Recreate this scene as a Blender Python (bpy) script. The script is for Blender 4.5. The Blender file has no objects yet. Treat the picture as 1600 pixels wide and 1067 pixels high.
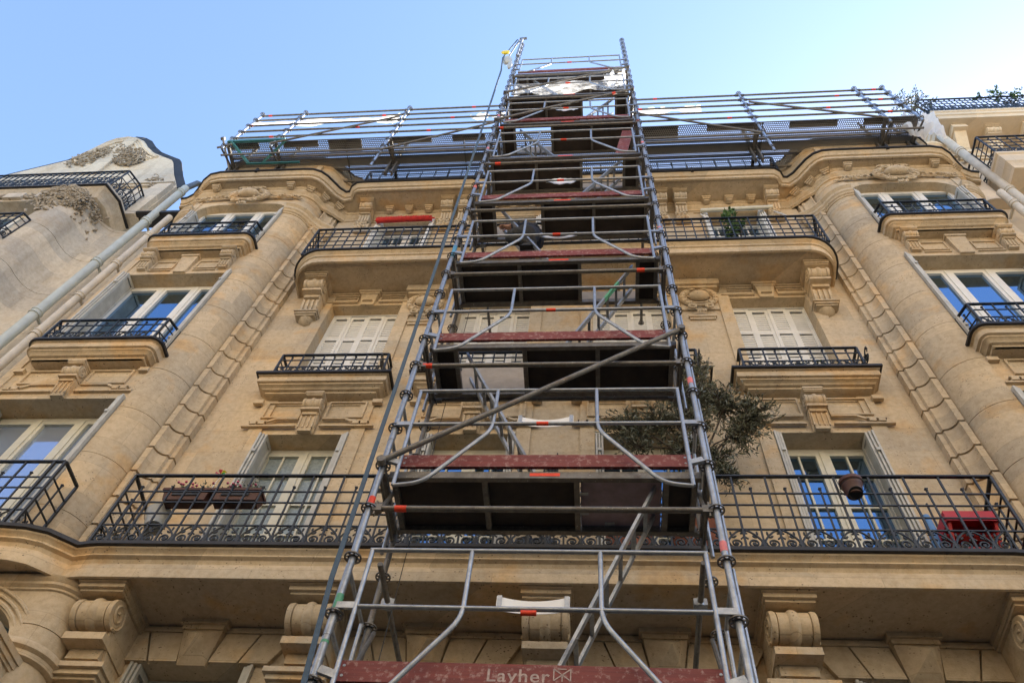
import bpy, bmesh, math, random
from math import sin, cos, pi, radians, sqrt, atan2
from mathutils import Vector, Matrix
random.seed(7)
S = bpy.context.scene
COL = S.collection

# ------------------------------------------------------------------ camera
cam_d = bpy.data.cameras.new("camera")
cam = bpy.data.objects.new("camera", cam_d); COL.objects.link(cam); S.camera = cam
cam_d.sensor_fit = 'HORIZONTAL'; cam_d.sensor_width = 36.0
cam_d.lens = 36.0 * 1267.92 / 1600.0
cam_d.clip_end = 2000.0; cam_d.clip_start = 0.05
CR = Matrix(((0.99506908, 0.01490037, 0.09805872),
             (0.06291818, -0.85909675, -0.50793117),
             (0.07667357, 0.51159627, -0.85579812)))
cam.matrix_world = Matrix.Translation((0, -6.4, 1.6)) @ CR.to_4x4()

# ------------------------------------------------------------------ light
SUN_EL, SUN_AZ = radians(42), radians(45)      # azimuth measured from +X towards +Y
sd = Vector((cos(SUN_EL) * cos(SUN_AZ), cos(SUN_EL) * sin(SUN_AZ), sin(SUN_EL)))
w = bpy.data.worlds.new("World"); S.world = w; w.use_nodes = True
wn = w.node_tree; wn.nodes.clear()
wo = wn.nodes.new("ShaderNodeOutputWorld"); wb = wn.nodes.new("ShaderNodeBackground")
sk = wn.nodes.new("ShaderNodeTexSky"); sk.sky_type = 'NISHITA'; sk.sun_disc = False
sk.sun_elevation = SUN_EL; sk.sun_rotation = pi / 2 - SUN_AZ
sk.air_density = 1.0; sk.dust_density = .5; sk.ozone_density = 1.6; sk.altitude = 50
wb.inputs[1].default_value = 0.088
wn.links.new(sk.outputs[0], wb.inputs[0]); wn.links.new(wb.outputs[0], wo.inputs[0])
sl = bpy.data.lights.new("sun", 'SUN'); sl.energy = 5.0; sl.angle = radians(0.5); sl.color = (1.0, 0.91, 0.77)
so = bpy.data.objects.new("sun", sl); COL.objects.link(so)
so.rotation_euler = (-sd).to_track_quat('-Z', 'Y').to_euler(); so.location = sd * 60
S.view_settings.view_transform = 'Standard'; S.view_settings.look = 'None'
S.view_settings.exposure = 2.45; S.view_settings.gamma = 1.0
S.render.engine = 'CYCLES'

# ------------------------------------------------------------------ materials
def new_mat(name):
    m = bpy.data.materials.new(name); m.use_nodes = True
    nt = m.node_tree; b = nt.nodes["Principled BSDF"]
    return m, nt, b
def N(nt, t, **kw):
    n = nt.nodes.new(t)
    for k, v in kw.items():
        if hasattr(n, k): setattr(n, k, v)
        else: n.inputs[k.replace('_', ' ')].default_value = v
    return n
def ramp(nt, src, stops, interp='LINEAR'):
    r = nt.nodes.new("ShaderNodeValToRGB"); r.color_ramp.interpolation = interp
    e = r.color_ramp.elements
    while len(e) < len(stops): e.new(0.5)
    for i, (p, c) in enumerate(stops):
        e[i].position = p; e[i].color = (c[0], c[1], c[2], 1) if hasattr(c, '__len__') else (c, c, c, 1)
    nt.links.new(src, r.inputs[0]); return r.outputs[0]
def mixc(nt, mode, fac, a, b):
    m = nt.nodes.new("ShaderNodeMix"); m.data_type = 'RGBA'; m.blend_type = mode
    for sock, v in ((m.inputs[0], fac), (m.inputs[6], a), (m.inputs[7], b)):
        if isinstance(v, bpy.types.NodeSocket): nt.links.new(v, sock)
        elif hasattr(v, '__len__'): sock.default_value = (v[0], v[1], v[2], 1)
        else: sock.default_value = v
    return m.outputs[2]
def pos(nt):
    return nt.nodes.new("ShaderNodeNewGeometry").outputs['Position']
def noise(nt, scale, detail=4, rough=.55, vec=None, out='Fac'):
    n = N(nt, "ShaderNodeTexNoise", Scale=scale, Detail=detail, Roughness=rough)
    nt.links.new(vec if vec else pos(nt), n.inputs['Vector']); return n.outputs[out]
def scaled(nt, s):
    m = nt.nodes.new("ShaderNodeMapping"); m.inputs['Scale'].default_value = s
    nt.links.new(pos(nt), m.inputs[0]); return m.outputs[0]
def bump(nt, b, h, strength, dist=.02):
    n = N(nt, "ShaderNodeBump", Strength=strength, Distance=dist)
    nt.links.new(h, n.inputs['Height']); nt.links.new(n.outputs[0], b.inputs['Normal'])

def stone_mat(name, base, warm, grey, dirt=.5, joints=True, pits=1.0, streak=.35):
    m, nt, b = new_mat(name)
    n1 = noise(nt, .55, 3)
    c = mixc(nt, 'MIX', ramp(nt, n1, [(.38, 0), (.62, 1)]), base, grey)
    n2 = noise(nt, 1.7, 4)
    c = mixc(nt, 'MIX', ramp(nt, n2, [(.54, 0), (.68, .7)]), c, warm)
    if joints:
        sx = nt.nodes.new("ShaderNodeSeparateXYZ"); nt.links.new(pos(nt), sx.inputs[0])
        ad = nt.nodes.new("ShaderNodeMath"); ad.operation = 'ADD'
        nt.links.new(sx.outputs[0], ad.inputs[0]); nt.links.new(sx.outputs[1], ad.inputs[1])
        cb = nt.nodes.new("ShaderNodeCombineXYZ")
        nt.links.new(ad.outputs[0], cb.inputs[0]); nt.links.new(sx.outputs[2], cb.inputs[1])
        br = N(nt, "ShaderNodeTexBrick"); br.offset = .5
        for k, v in (('Scale', 1.0), ('Mortar Size', .004), ('Mortar Smooth', .3), ('Bias', 0.0), ('Brick Width', 1.15), ('Row Height', .46)):
            br.inputs[k].default_value = v
        br.inputs['Color1'].default_value = (.78, .79, .81, 1); br.inputs['Color2'].default_value = (1.10, 1.06, 1.0, 1)
        br.inputs['Mortar'].default_value = (.72, .70, .66, 1)
        nt.links.new(cb.outputs[0], br.inputs['Vector'])
        c = mixc(nt, 'MULTIPLY', .75, c, br.outputs['Color'])
    # vertical water streaks and soot
    st = noise(nt, 1.0, 5, .6, scaled(nt, (3.2, 3.2, .35)))
    c = mixc(nt, 'MULTIPLY', ramp(nt, st, [(.48, 0), (.75, streak)]), c, (.62, .58, .53))
    n3 = noise(nt, 14, 5, .7)
    c = mixc(nt, 'MULTIPLY', ramp(nt, n3, [(.35, dirt), (.6, 0)]), c, (.72, .69, .64))
    # limestone pits
    v = N(nt, "ShaderNodeTexVoronoi", Scale=26.0); nt.links.new(scaled(nt, (1, 1, 1.5)), v.inputs['Vector'])
    zone = ramp(nt, noise(nt, .9, 2), [(.40, .15), (.58, 1)])
    pit = ramp(nt, v.outputs['Distance'], [(.17, 1), (.26, 0)])
    sel = ramp(nt, noise(nt, 9, 2), [(.5, 0), (.6, 1)])
    mm = nt.nodes.new("ShaderNodeMath"); mm.operation = 'MULTIPLY'; nt.links.new(pit, mm.inputs[0]); nt.links.new(zone, mm.inputs[1])
    m2 = nt.nodes.new("ShaderNodeMath"); m2.operation = 'MULTIPLY'; nt.links.new(mm.outputs[0], m2.inputs[0]); nt.links.new(sel, m2.inputs[1])
    m3 = nt.nodes.new("ShaderNodeMath"); m3.operation = 'MULTIPLY'; nt.links.new(m2.outputs[0], m3.inputs[0]); m3.inputs[1].default_value = pits
    c = mixc(nt, 'MIX', m3.outputs[0], c, (.13, .10, .07))
    nt.links.new(c, b.inputs['Base Color']); b.inputs['Roughness'].default_value = .92
    b.inputs['Specular IOR Level'].default_value = .2
    bump(nt, b, noise(nt, 45, 5, .7), .35, .012)
    return m

def plain(name, col, rough=.6, metal=0, var=.25, scale=8, bmp=0, spec=.5, stretch=None):
    m, nt, b = new_mat(name)
    n = noise(nt, scale, 5, .65, scaled(nt, stretch) if stretch else None)
    c = mixc(nt, 'MULTIPLY', ramp(nt, n, [(.3, 1), (.7, 0)]), col, (1 - var, 1 - var, 1 - var))
    nt.links.new(c, b.inputs['Base Color'])
    b.inputs['Roughness'].default_value = rough; b.inputs['Metallic'].default_value = metal
    b.inputs['Specular IOR Level'].default_value = spec
    if bmp: bump(nt, b, noise(nt, scale * 4, 4), bmp, .01)
    return m

M = {}
M['stone'] = stone_mat("limestone", (.60, .475, .315), (.62, .41, .20), (.52, .445, .34), .6)
M['stone_l'] = stone_mat("grey_limestone", (.64, .585, .49), (.54, .46, .35), (.52, .485, .43), .6, True, .5, .6)
M['stone_r'] = stone_mat("cream_limestone", (.68, .57, .42), (.64, .50, .33), (.62, .54, .44), .2, True, .2, .2)
M['carved'] = stone_mat("sooty_carving", (.31, .27, .22), (.22, .18, .13), (.40, .36, .30), .8, False, .3, .6)
M['iron'] = plain("wrought_iron", (.028, .033, .040), .45, .3, .4, 20, .2)
M['lead'] = plain("lead_edging", (.035, .034, .036), .55, .4, .4, 6)
M['zinc'] = plain("zinc_roof", (.16, .18, .20), .5, .6, .3, 3)
def galv(name, col, rough, rust):
    m, nt, b = new_mat(name)
    n = noise(nt, 16, 5, .7)
    c = mixc(nt, 'MIX', ramp(nt, n, [(.35, 0), (.7, .7)]), col, tuple(x * .55 for x in col))
    r = noise(nt, 5, 4, .7)
    c = mixc(nt, 'MIX', ramp(nt, r, [(.58, 0), (.72, rust)]), c, (.16, .10, .06))
    p = noise(nt, 60, 2, .5)
    c = mixc(nt, 'MIX', ramp(nt, p, [(.70, 0), (.74, .6)]), c, (.62, .60, .56))
    nt.links.new(c, b.inputs['Base Color'])
    b.inputs['Metallic'].default_value = .65
    nt.links.new(ramp(nt, n, [(.3, rough - .08), (.7, rough + .2)]), b.inputs['Roughness'])
    bump(nt, b, p, .15, .004)
    return m
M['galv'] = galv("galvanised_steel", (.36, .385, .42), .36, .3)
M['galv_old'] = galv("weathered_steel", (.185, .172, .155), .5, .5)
M['galv_blue'] = galv("bluish_steel", (.40, .47, .58), .4, .15)
M['teal'] = plain("teal_paint", (.06, .22, .22), .5, .2, .4, 12)
M['paint_green'] = plain("green_paint_mark", (.10, .36, .20), .5, 0, .3, 20)
M['paint_blue'] = plain("blue_paint_mark", (.08, .30, .52), .5, 0, .3, 20)
def wood(name, a, bb, rough=.7):
    m, nt, b = new_mat(name)
    n = noise(nt, 1, 6, .7, scaled(nt, (1.4, 25, 45)))
    c = mixc(nt, 'MIX', ramp(nt, n, [(.35, 0), (.68, 1)]), a, bb)
    n2 = noise(nt, 22, 4, .7)
    c = mixc(nt, 'MIX', ramp(nt, n2, [(.52, 0), (.66, .6)]), c, (.40, .27, .24))
    nt.links.new(c, b.inputs['Base Color']); b.inputs['Roughness'].default_value = rough
    bump(nt, b, n, .3, .006); return m
M['redwood'] = wood("red_stained_timber", (.21, .040, .032), (.12, .026, .022))
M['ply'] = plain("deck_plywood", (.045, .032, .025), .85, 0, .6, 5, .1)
M['ply_grey'] = plain("grey_hatch_board", (.34, .30, .265), .8, 0, .25, 9, .1)
M['plum'] = plain("plum_hatch_board", (.30, .225, .245), .7, 0, .35, 9, .1)
M['white_paint'] = plain("white_paint", (.74, .73, .69), .5, 0, .15, 6)
M['shutter_grey'] = plain('weathered_white_shutter', (.52, .51, .47), .6, 0, .3, 7)
M['cream_paint'] = plain("cream_paint", (.62, .60, .50), .5, 0, .2, 6)
M['plate'] = plain("white_sheet", (.80, .80, .80), .45, 0, .08, 4)
M['orange'] = plain("orange_tape", (.85, .06, .015), .6, 0, .3, 30)
M['pink'] = plain("pink_tape", (.80, .22, .22), .6, 0, .3, 30)
M['rope'] = plain("slate_blue_strap", (.065, .105, .155), .8, 0, .3, 30)
M['pipe_g'] = plain("grey_green_pipe", (.50, .54, .51), .5, .1, .2, 4)
M['pipe_c'] = plain("cream_pipe", (.62, .57, .48), .55, 0, .25, 4)
M['terra'] = plain("terracotta", (.30, .105, .06), .8, 0, .3, 10)
M['terra_dark'] = plain("brown_planter", (.10, .040, .030), .6, 0, .3, 10)
M['red'] = plain("red_plastic", (.55, .025, .03), .45, 0, .2, 6)
M['redcloth'] = plain("red_canvas", (.62, .03, .025), .8, 0, .4, 14, .4)
M['blue'] = plain("blue_plastic", (.10, .24, .50), .5, 0, .2, 6)
M['black'] = plain("black_plastic", (.015, .015, .017), .5, 0, .3, 8)
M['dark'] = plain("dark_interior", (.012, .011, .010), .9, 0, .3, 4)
M['bucket'] = plain("translucent_bucket", (.45, .46, .45), .4, 0, .2, 8)
M['leaf'] = plain("olive_leaf", (.155, .165, .105), .55, 0, .55, 6)
M['leaf2'] = plain("green_leaf", (.07, .16, .03), .55, 0, .5, 9)
M['leaf3'] = plain("grey_green_leaf", (.13, .16, .10), .6, 0, .5, 9)
M['bark'] = plain("bark", (.085, .065, .05), .9, 0, .5, 30, .4)
M['petal'] = plain("pink_petal", (.70, .13, .22), .6, 0, .3, 30)
M['yellow'] = plain("yellow_foil", (.80, .62, .03), .4, 0, .1, 8)
M['green'] = plain("green_foil", (.08, .45, .10), .4, 0, .1, 8)
M['navy'] = plain("navy_jacket", (.012, .020, .045), .8, 0, .5, 10, .4)
M['trouser'] = plain("grey_work_trousers", (.028, .028, .030), .9, 0, .6, 14, .5)
M['skin'] = plain("skin", (.45, .24, .16), .55, 0, .15, 20)
M['hair'] = plain("dark_hair", (.02, .015, .012), .7, 0, .3, 30)
M['asphalt'] = plain("asphalt", (.045, .045, .047), .9, 0, .3, 12, .3)
M['paving'] = plain("paving", (.16, .15, .14), .9, 0, .3, 3, .2)
M['curtain'] = plain("net_curtain", (.50, .52, .55), .9, 0, .25, 4, 0, .5, (9, 9, .6))
M['frost'] = plain("frosted_pane", (.30, .36, .38), .35, 0, .5, 26, .2)

def glass_mat(name, body, fac, tint=(.80, .90, 1.0)):
    m, nt, b = new_mat(name)
    b.inputs['Base Color'].default_value = (*body, 1); b.inputs['Roughness'].default_value = .15
    g = N(nt, "ShaderNodeBsdfGlossy"); g.inputs['Color'].default_value = (*tint, 1); g.inputs['Roughness'].default_value = .02
    bp = N(nt, "ShaderNodeBump", Strength=.06, Distance=.03); nt.links.new(noise(nt, 1.6, 2), bp.inputs['Height']); nt.links.new(bp.outputs[0], g.inputs['Normal'])
    mx = nt.nodes.new("ShaderNodeMixShader"); mx.inputs[0].default_value = fac
    nt.links.new(b.outputs[0], mx.inputs[1]); nt.links.new(g.outputs[0], mx.inputs[2])
    nt.links.new(mx.outputs[0], nt.nodes["Material Output"].inputs[0]); return m
M['glass'] = glass_mat("window_glass", (.008, .009, .011), .55, (.30, .52, .80))
M['glass_c'] = glass_mat("curtained_glass", (.26, .30, .38), .34, (.5, .7, 1))

def perforated():
    m, nt, b = new_mat("perforated_steel")
    b.inputs['Base Color'].default_value = (.24, .23, .215, 1); b.inputs['Roughness'].default_value = .6
    mp = scaled(nt, (24, 24, 24)); sx = nt.nodes.new("ShaderNodeSeparateXYZ"); nt.links.new(mp, sx.inputs[0])
    def mt(op, a, c=None):
        q = nt.nodes.new("ShaderNodeMath"); q.operation = op
        for i, v in enumerate((a, c)):
            if v is None: continue
            if isinstance(v, (int, float)): q.inputs[i].default_value = v
            else: nt.links.new(v, q.inputs[i])
        return q.outputs[0]
    row = mt('FLOOR', sx.outputs[1]); off = mt('MULTIPLY', mt('MODULO', row, 2.0), .5)
    fx = mt('SUBTRACT', mt('FRACT', mt('ADD', sx.outputs[0], off)), .5); fy = mt('SUBTRACT', mt('FRACT', sx.outputs[1]), .5)
    d = mt('ADD', mt('MULTIPLY', fx, fx), mt('MULTIPLY', fy, fy)); hole = mt('LESS_THAN', d, .115)
    t = nt.nodes.new("ShaderNodeBsdfTransparent"); mx = nt.nodes.new("ShaderNodeMixShader")
    nt.links.new(hole, mx.inputs[0]); nt.links.new(b.outputs[0], mx.inputs[1]); nt.links.new(t.outputs[0], mx.inputs[2])
    nt.links.new(mx.outputs[0], nt.nodes["Material Output"].inputs[0]); return m
M['perf'] = perforated()
M['stone_o'] = stone_mat("far_stone", (.60, .50, .36), (.55, .44, .30), (.56, .48, .37), .3)
M['board_grey'] = plain('grey_boards', (.33, .32, .30), .9, 0, .4, 5)
def film(name, col, alpha):
    m, nt, b = new_mat(name)
    b.inputs['Base Color'].default_value = (*col, 1); b.inputs['Roughness'].default_value = .35
    tl = N(nt, "ShaderNodeBsdfTranslucent"); tl.inputs[0].default_value = (*col, 1)
    m1 = nt.nodes.new("ShaderNodeMixShader"); m1.inputs[0].default_value = .5
    nt.links.new(b.outputs[0], m1.inputs[1]); nt.links.new(tl.outputs[0], m1.inputs[2])
    t = nt.nodes.new("ShaderNodeBsdfTransparent"); mx = nt.nodes.new("ShaderNodeMixShader")
    nt.links.new(ramp(nt, noise(nt, 5, 4), [(.35, alpha), (.6, min(1, alpha + .35))]), mx.inputs[0])
    nt.links.new(t.outputs[0], mx.inputs[1]); nt.links.new(m1.outputs[0], mx.inputs[2])
    nt.links.new(mx.outputs[0], nt.nodes["Material Output"].inputs[0])
    bump(nt, b, noise(nt, 9, 4), .8, .03); return m
M['film'] = film("clear_plastic_film", (.80, .82, .85), .14)
M['tarp'] = film("white_tarpaulin", (.88, .88, .88), .92)

# ------------------------------------------------------------------ mesh helpers
WL = {}
class MB:
    def __init__(s): s.v = []; s.f = []
    def add(s, v, f):
        o = len(s.v); s.v += [tuple(p) for p in v]; s.f += [tuple(i + o for i in q) for q in f]; return s
    def box(s, x0, x1, y0, y1, z0, z1):
        return s.add([(x0,y0,z0),(x1,y0,z0),(x1,y1,z0),(x0,y1,z0),(x0,y0,z1),(x1,y0,z1),(x1,y1,z1),(x0,y1,z1)],
                     [(0,3,2,1),(4,5,6,7),(0,1,5,4),(1,2,6,5),(2,3,7,6),(3,0,4,7)])
    def bar(s, p, q, a, b, up=(0,0,1)):
        p = Vector(p); q = Vector(q); d = (q-p).normalized(); u = Vector(up)
        x = d.cross(u)
        if x.length < 1e-4: x = d.cross(Vector((0,1,0)))
        x.normalize(); y = x.cross(d).normalized()
        v = []
        for c in (p, q):
            for i, j in ((-1,-1),(1,-1),(1,1),(-1,1)): v.append(c + x*(i*a/2) + y*(j*b/2))
        return s.add(v, [(0,3,2,1),(4,5,6,7),(0,1,5,4),(1,2,6,5),(2,3,7,6),(3,0,4,7)])
    def tube(s, pts, r, n=8, cap=True):
        pts = [Vector(p) for p in pts]; m = len(pts)
        rr = r if hasattr(r, '__len__') else [r]*m
        t0 = (pts[1]-pts[0]).normalized()
        u = t0.cross(Vector((0,0,1)))
        if u.length < 1e-3: u = t0.cross(Vector((0,1,0)))
        u.normalize(); v = []; f = []
        for i, p in enumerate(pts):
            if i == 0: t = t0
            elif i == m-1: t = (pts[i]-pts[i-1]).normalized()
            else: t = ((pts[i+1]-pts[i]).normalized() + (pts[i]-pts[i-1]).normalized()).normalized()
            u = (u - t*u.dot(t)).normalized(); w_ = t.cross(u)
            for k in range(n):
                a = 2*pi*k/n; v.append(p + u*(cos(a)*rr[i]) + w_*(sin(a)*rr[i]))
        for i in range(m-1):
            for k in range(n):
                k2 = (k+1) % n; f.append((i*n+k, i*n+k2, (i+1)*n+k2, (i+1)*n+k))
        if cap: f.append(tuple(range(n))[::-1]); f.append(tuple(range((m-1)*n, m*n)))
        return s.add(v, f)
    def lathe(s, o, ax, prof, n=20, a0=0, a1=2*pi):
        o = Vector(o); ax = Vector(ax).normalized(); u = ax.cross(Vector((0,0,1)))
        if u.length < 1e-3: u = Vector((1,0,0))
        u.normalize(); w_ = ax.cross(u); full = abs(a1-a0-2*pi) < 1e-4
        k1 = n if full else n+1; v = []; f = []
        for t, r in prof:
            for k in range(k1):
                a = a0 + (a1-a0)*k/n; v.append(o + ax*t + u*(cos(a)*r) + w_*(sin(a)*r))
        for i in range(len(prof)-1):
            for k in range(n):
                k2 = (k+1) % k1; f.append((i*k1+k, i*k1+k2, (i+1)*k1+k2, (i+1)*k1+k))
        if full: f.append(tuple(range(k1))); f.append(tuple(range((len(prof)-1)*k1, len(prof)*k1)))
        return s.add(v, f)
    def yz(s, poly, x0, x1):
        n = len(poly); v = [(x0, y, z) for y, z in poly] + [(x1, y, z) for y, z in poly]
        f = [tuple(range(n)), tuple(range(n, 2*n))[::-1]] + [(i, (i+1)%n, n+(i+1)%n, n+i) for i in range(n)]
        return s.add(v, f)
    def xz(s, poly, y0, y1):
        n = len(poly); v = [(x, y0, z) for x, z in poly] + [(x, y1, z) for x, z in poly]
        f = [tuple(range(n)), tuple(range(n, 2*n))[::-1]] + [(i, (i+1)%n, n+(i+1)%n, n+i) for i in range(n)]
        return s.add(v, f)
    def slab(s, path, prof, wall):
        """path: outer plan edge; prof: (inset, z) from top down; closes to the line y=wall."""
        n = len(path); v = []; f = []
        for d, z in prof:
            q = offset(path, d)
            v += [(q[0][0], wall, z)] + [(x, y, z) for x, y in q] + [(q[-1][0], wall, z)]
        m = n + 2
        for i in range(len(prof)-1):
            for k in range(m): f.append((i*m+k, i*m+(k+1)%m, (i+1)*m+(k+1)%m, (i+1)*m+k))
        f.append(tuple(range(m))); f.append(tuple(range((len(prof)-1)*m, len(prof)*m))[::-1])
        return s.add(v, f)
    def sweep(s, path, prof):
        n = len(path); v = []; f = []
        for d, z in prof: v += [(x, y, z) for x, y in offset(path, d)]
        for i in range(len(prof)-1):
            for k in range(n-1): f.append((i*n+k, i*n+k+1, (i+1)*n+k+1, (i+1)*n+k))
        m = len(prof)
        if m > 2:
            f.append(tuple(i*n for i in range(m))); f.append(tuple(i*n+n-1 for i in range(m))[::-1])
        return s.add(v, f)
    def blob(s, c, r, n=6, rot=None):
        c = Vector(c); v = [c+Vector((0,0,r[2]))]; f = []; rings = max(3, n//2)
        for i in range(1, rings):
            t = pi*i/rings
            for k in range(n): a = 2*pi*k/n; v.append(c+Vector((r[0]*sin(t)*cos(a), r[1]*sin(t)*sin(a), r[2]*cos(t))))
        v.append(c-Vector((0,0,r[2])))
        if rot is not None: v = [c + rot @ (p-c) for p in v]
        for k in range(n): f.append((0, 1+k, 1+(k+1)%n))
        for i in range(rings-2):
            for k in range(n): f.append((1+i*n+k, 1+(i+1)*n+k, 1+(i+1)*n+(k+1)%n, 1+i*n+(k+1)%n))
        L = len(v)-1; b = 1+(rings-2)*n
        for k in range(n): f.append((L, b+(k+1)%n, b+k))
        return s.add(v, f)
    def mirror(s, xc):
        s.v = [(xc-x, y, z) for x, y, z in s.v]; s.f = [q[::-1] for q in s.f]; return s
    def mesh(s, name, mat, org=(0,0,0), fix=True, smooth=True):
        me = bpy.data.meshes.new(name)
        me.from_pydata([(a-org[0], b-org[1], c-org[2]) for a, b, c in s.v], [], s.f); me.validate()
        if fix:
            bm = bmesh.new(); bm.from_mesh(me); bmesh.ops.recalc_face_normals(bm, faces=bm.faces); bm.to_mesh(me); bm.free()
        if smooth:
            me.polygons.foreach_set('use_smooth', [True]*len(me.polygons)); me.set_sharp_from_angle(angle=radians(38))
        me.materials.append(mat); return me
def offset(path, d):
    """move a plan path (running left to right, outside is -Y) inwards by d"""
    out = []; n = len(path)
    for i in range(n):
        a = path[max(i-1, 0)]; b = path[min(i+1, n-1)]; c = path[i]
        if 0 < i < n-1:
            t1 = Vector((c[0]-a[0], c[1]-a[1])).normalized(); t2 = Vector((b[0]-c[0], b[1]-c[1])).normalized()
            t = (t1+t2)
            if t.length < 1e-4: t = t1
            t.normalize(); k = 1/max(.5, t.dot(t1))
        else: t = Vector((b[0]-a[0], b[1]-a[1])).normalized(); k = 1
        out.append((c[0] - t.y*d*k, c[1] + t.x*d*k))
    return out
def arc(cx, cy, r, a0, a1, n=8, ry=None):
    ry = ry or r
    return [(cx + r*cos(a0+(a1-a0)*i/n), cy + ry*sin(a0+(a1-a0)*i/n)) for i in range(n+1)]

def tag(o, label, cat, group=None, kind=None):
    if label: o['label'] = label
    if cat: o['category'] = cat
    if group: o['group'] = group
    if kind: o['kind'] = kind
    return o
def thing(name, label, cat, loc=(0,0,0), group=None):
    o = bpy.data.objects.new(name, None); COL.objects.link(o); o.location = loc; o.empty_display_size = .1
    WL[o] = Vector(loc); return tag(o, label, cat, group)
def put(name, me, parent=None, at=(0,0,0), rot=None, scale=None):
    """link a mesh object whose origin stands at world point `at`"""
    o = bpy.data.objects.new(name, me); COL.objects.link(o); at = Vector(at)
    if parent is not None: o.parent = parent; o.location = at - WL[parent]
    else: o.location = at
    if rot: o.rotation_euler = rot
    if scale: o.scale = scale
    WL[o] = at; return o
def part(name, mb, mat, parent, at=None, label=None, smooth=True, fix=True):
    """mb in world coordinates"""
    at = tuple(at) if at is not None else tuple(WL[parent]) if parent is not None else (0,0,0)
    o = put(name, mb.mesh(name, M[mat] if isinstance(mat, str) else mat, at, fix, smooth), parent, at)
    if label: o['label'] = label
    return o
def solo(name, mb, mat, label, cat, at, group=None, kind=None):
    return tag(part(name, mb, mat, None, at), label, cat, group, kind)
def struct(name, mb, mat):
    o = part(name, mb, mat, None, (0,0,0), None, False); o['kind'] = 'structure'; return o
MIR = -1.205
mx = lambda x: MIR - x
# ================================================================== SETTING
g = MB(); g.box(-300, 300, -300, 300, -.5, 0); struct("ground", g, 'asphalt')
g = MB(); g.box(-60, 60, -2.6, .4, 0.004, .13); struct("pavement", g, 'paving')
g = MB(); g.box(-60, 60, -13.8, -11.2, 0.004, .13); struct("pavement", g, 'paving')

# ================================================================== MAIN BUILDING
B = thing("apartment_building", "honey coloured stone building with iron balconies and rounded bays, behind the scaffold tower", "building", (-.6, .4, 0))
WIN = [(-4.45, -3.22), (-2.21, -1.0), (.02, 1.25), (2.25, 3.47)]
ROWS = [(.9, 2.9), (3.7, 6.42), (7.27, 10.03), (11.12, 13.67), (14.32, 17.35)]
XL, XR = -5.36, 4.155
WTOP = 17.78
wall = MB()
xs = [XL] + [x for p in WIN for x in p] + [XR]
for i in range(0, len(xs), 2): wall.box(xs[i], xs[i+1], 0, .42, 0, WTOP)
for a, b in WIN:
    zz = [0] + [z for r in ROWS for z in r] + [WTOP]
    for i in range(0, len(zz), 2): wall.box(a, b, 0, .42, zz[i], zz[i+1])
# raised surrounds running past two storeys
for a, b in WIN:
    for x0, x1 in ((a-.19, a-.002), (b+.002, b+.19)):
        wall.box(x0, x1, -.028, .002, 7.25, 13.95)
wall.box(mx(7.62), XL, .02, .42, 0, .01)
part("wall", wall, 'stone', B, None, None, False)
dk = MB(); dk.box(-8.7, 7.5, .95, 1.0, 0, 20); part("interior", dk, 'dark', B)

# quoin + cylinder of a bay: plan path, right hand side
quoin = [(4.155, .05), (4.155, -.10), (4.215, -.10), (4.225, -.145)] + arc(4.225, -.29, .145, pi/2, 0, 7)[1:] + [(4.45, -.29), (4.45, -.12)]
cyl = [(4.455, -.10)] + arc(4.95, -.14, .49, pi, 1.5*pi, 14, .48) + [(4.952, -.62), (4.952, -.1)]
cyl2 = [(6.93, -.1), (6.93, -.62)] + arc(6.95, -.14, .42, 1.5*pi, 2*pi, 12, .48) + [(7.372, -.05), (7.62, -.05), (7.62, .5)]
def levels(z0, z1, step, groove, depth):
    out = []; z = z0
    while z < z1 - .05:
        t = min(z+step, z1)
        out += [(0, z), (0, t-groove), (depth, t-groove+.001), (depth, t-.001)]; z = t
    return out
def dens(path):
    """drop repeated points"""
    o = [path[0]]
    for p in path[1:]:
        if (p[0]-o[-1][0])**2 + (p[1]-o[-1][1])**2 > 1e-7: o.append(p)
    return o
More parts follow.
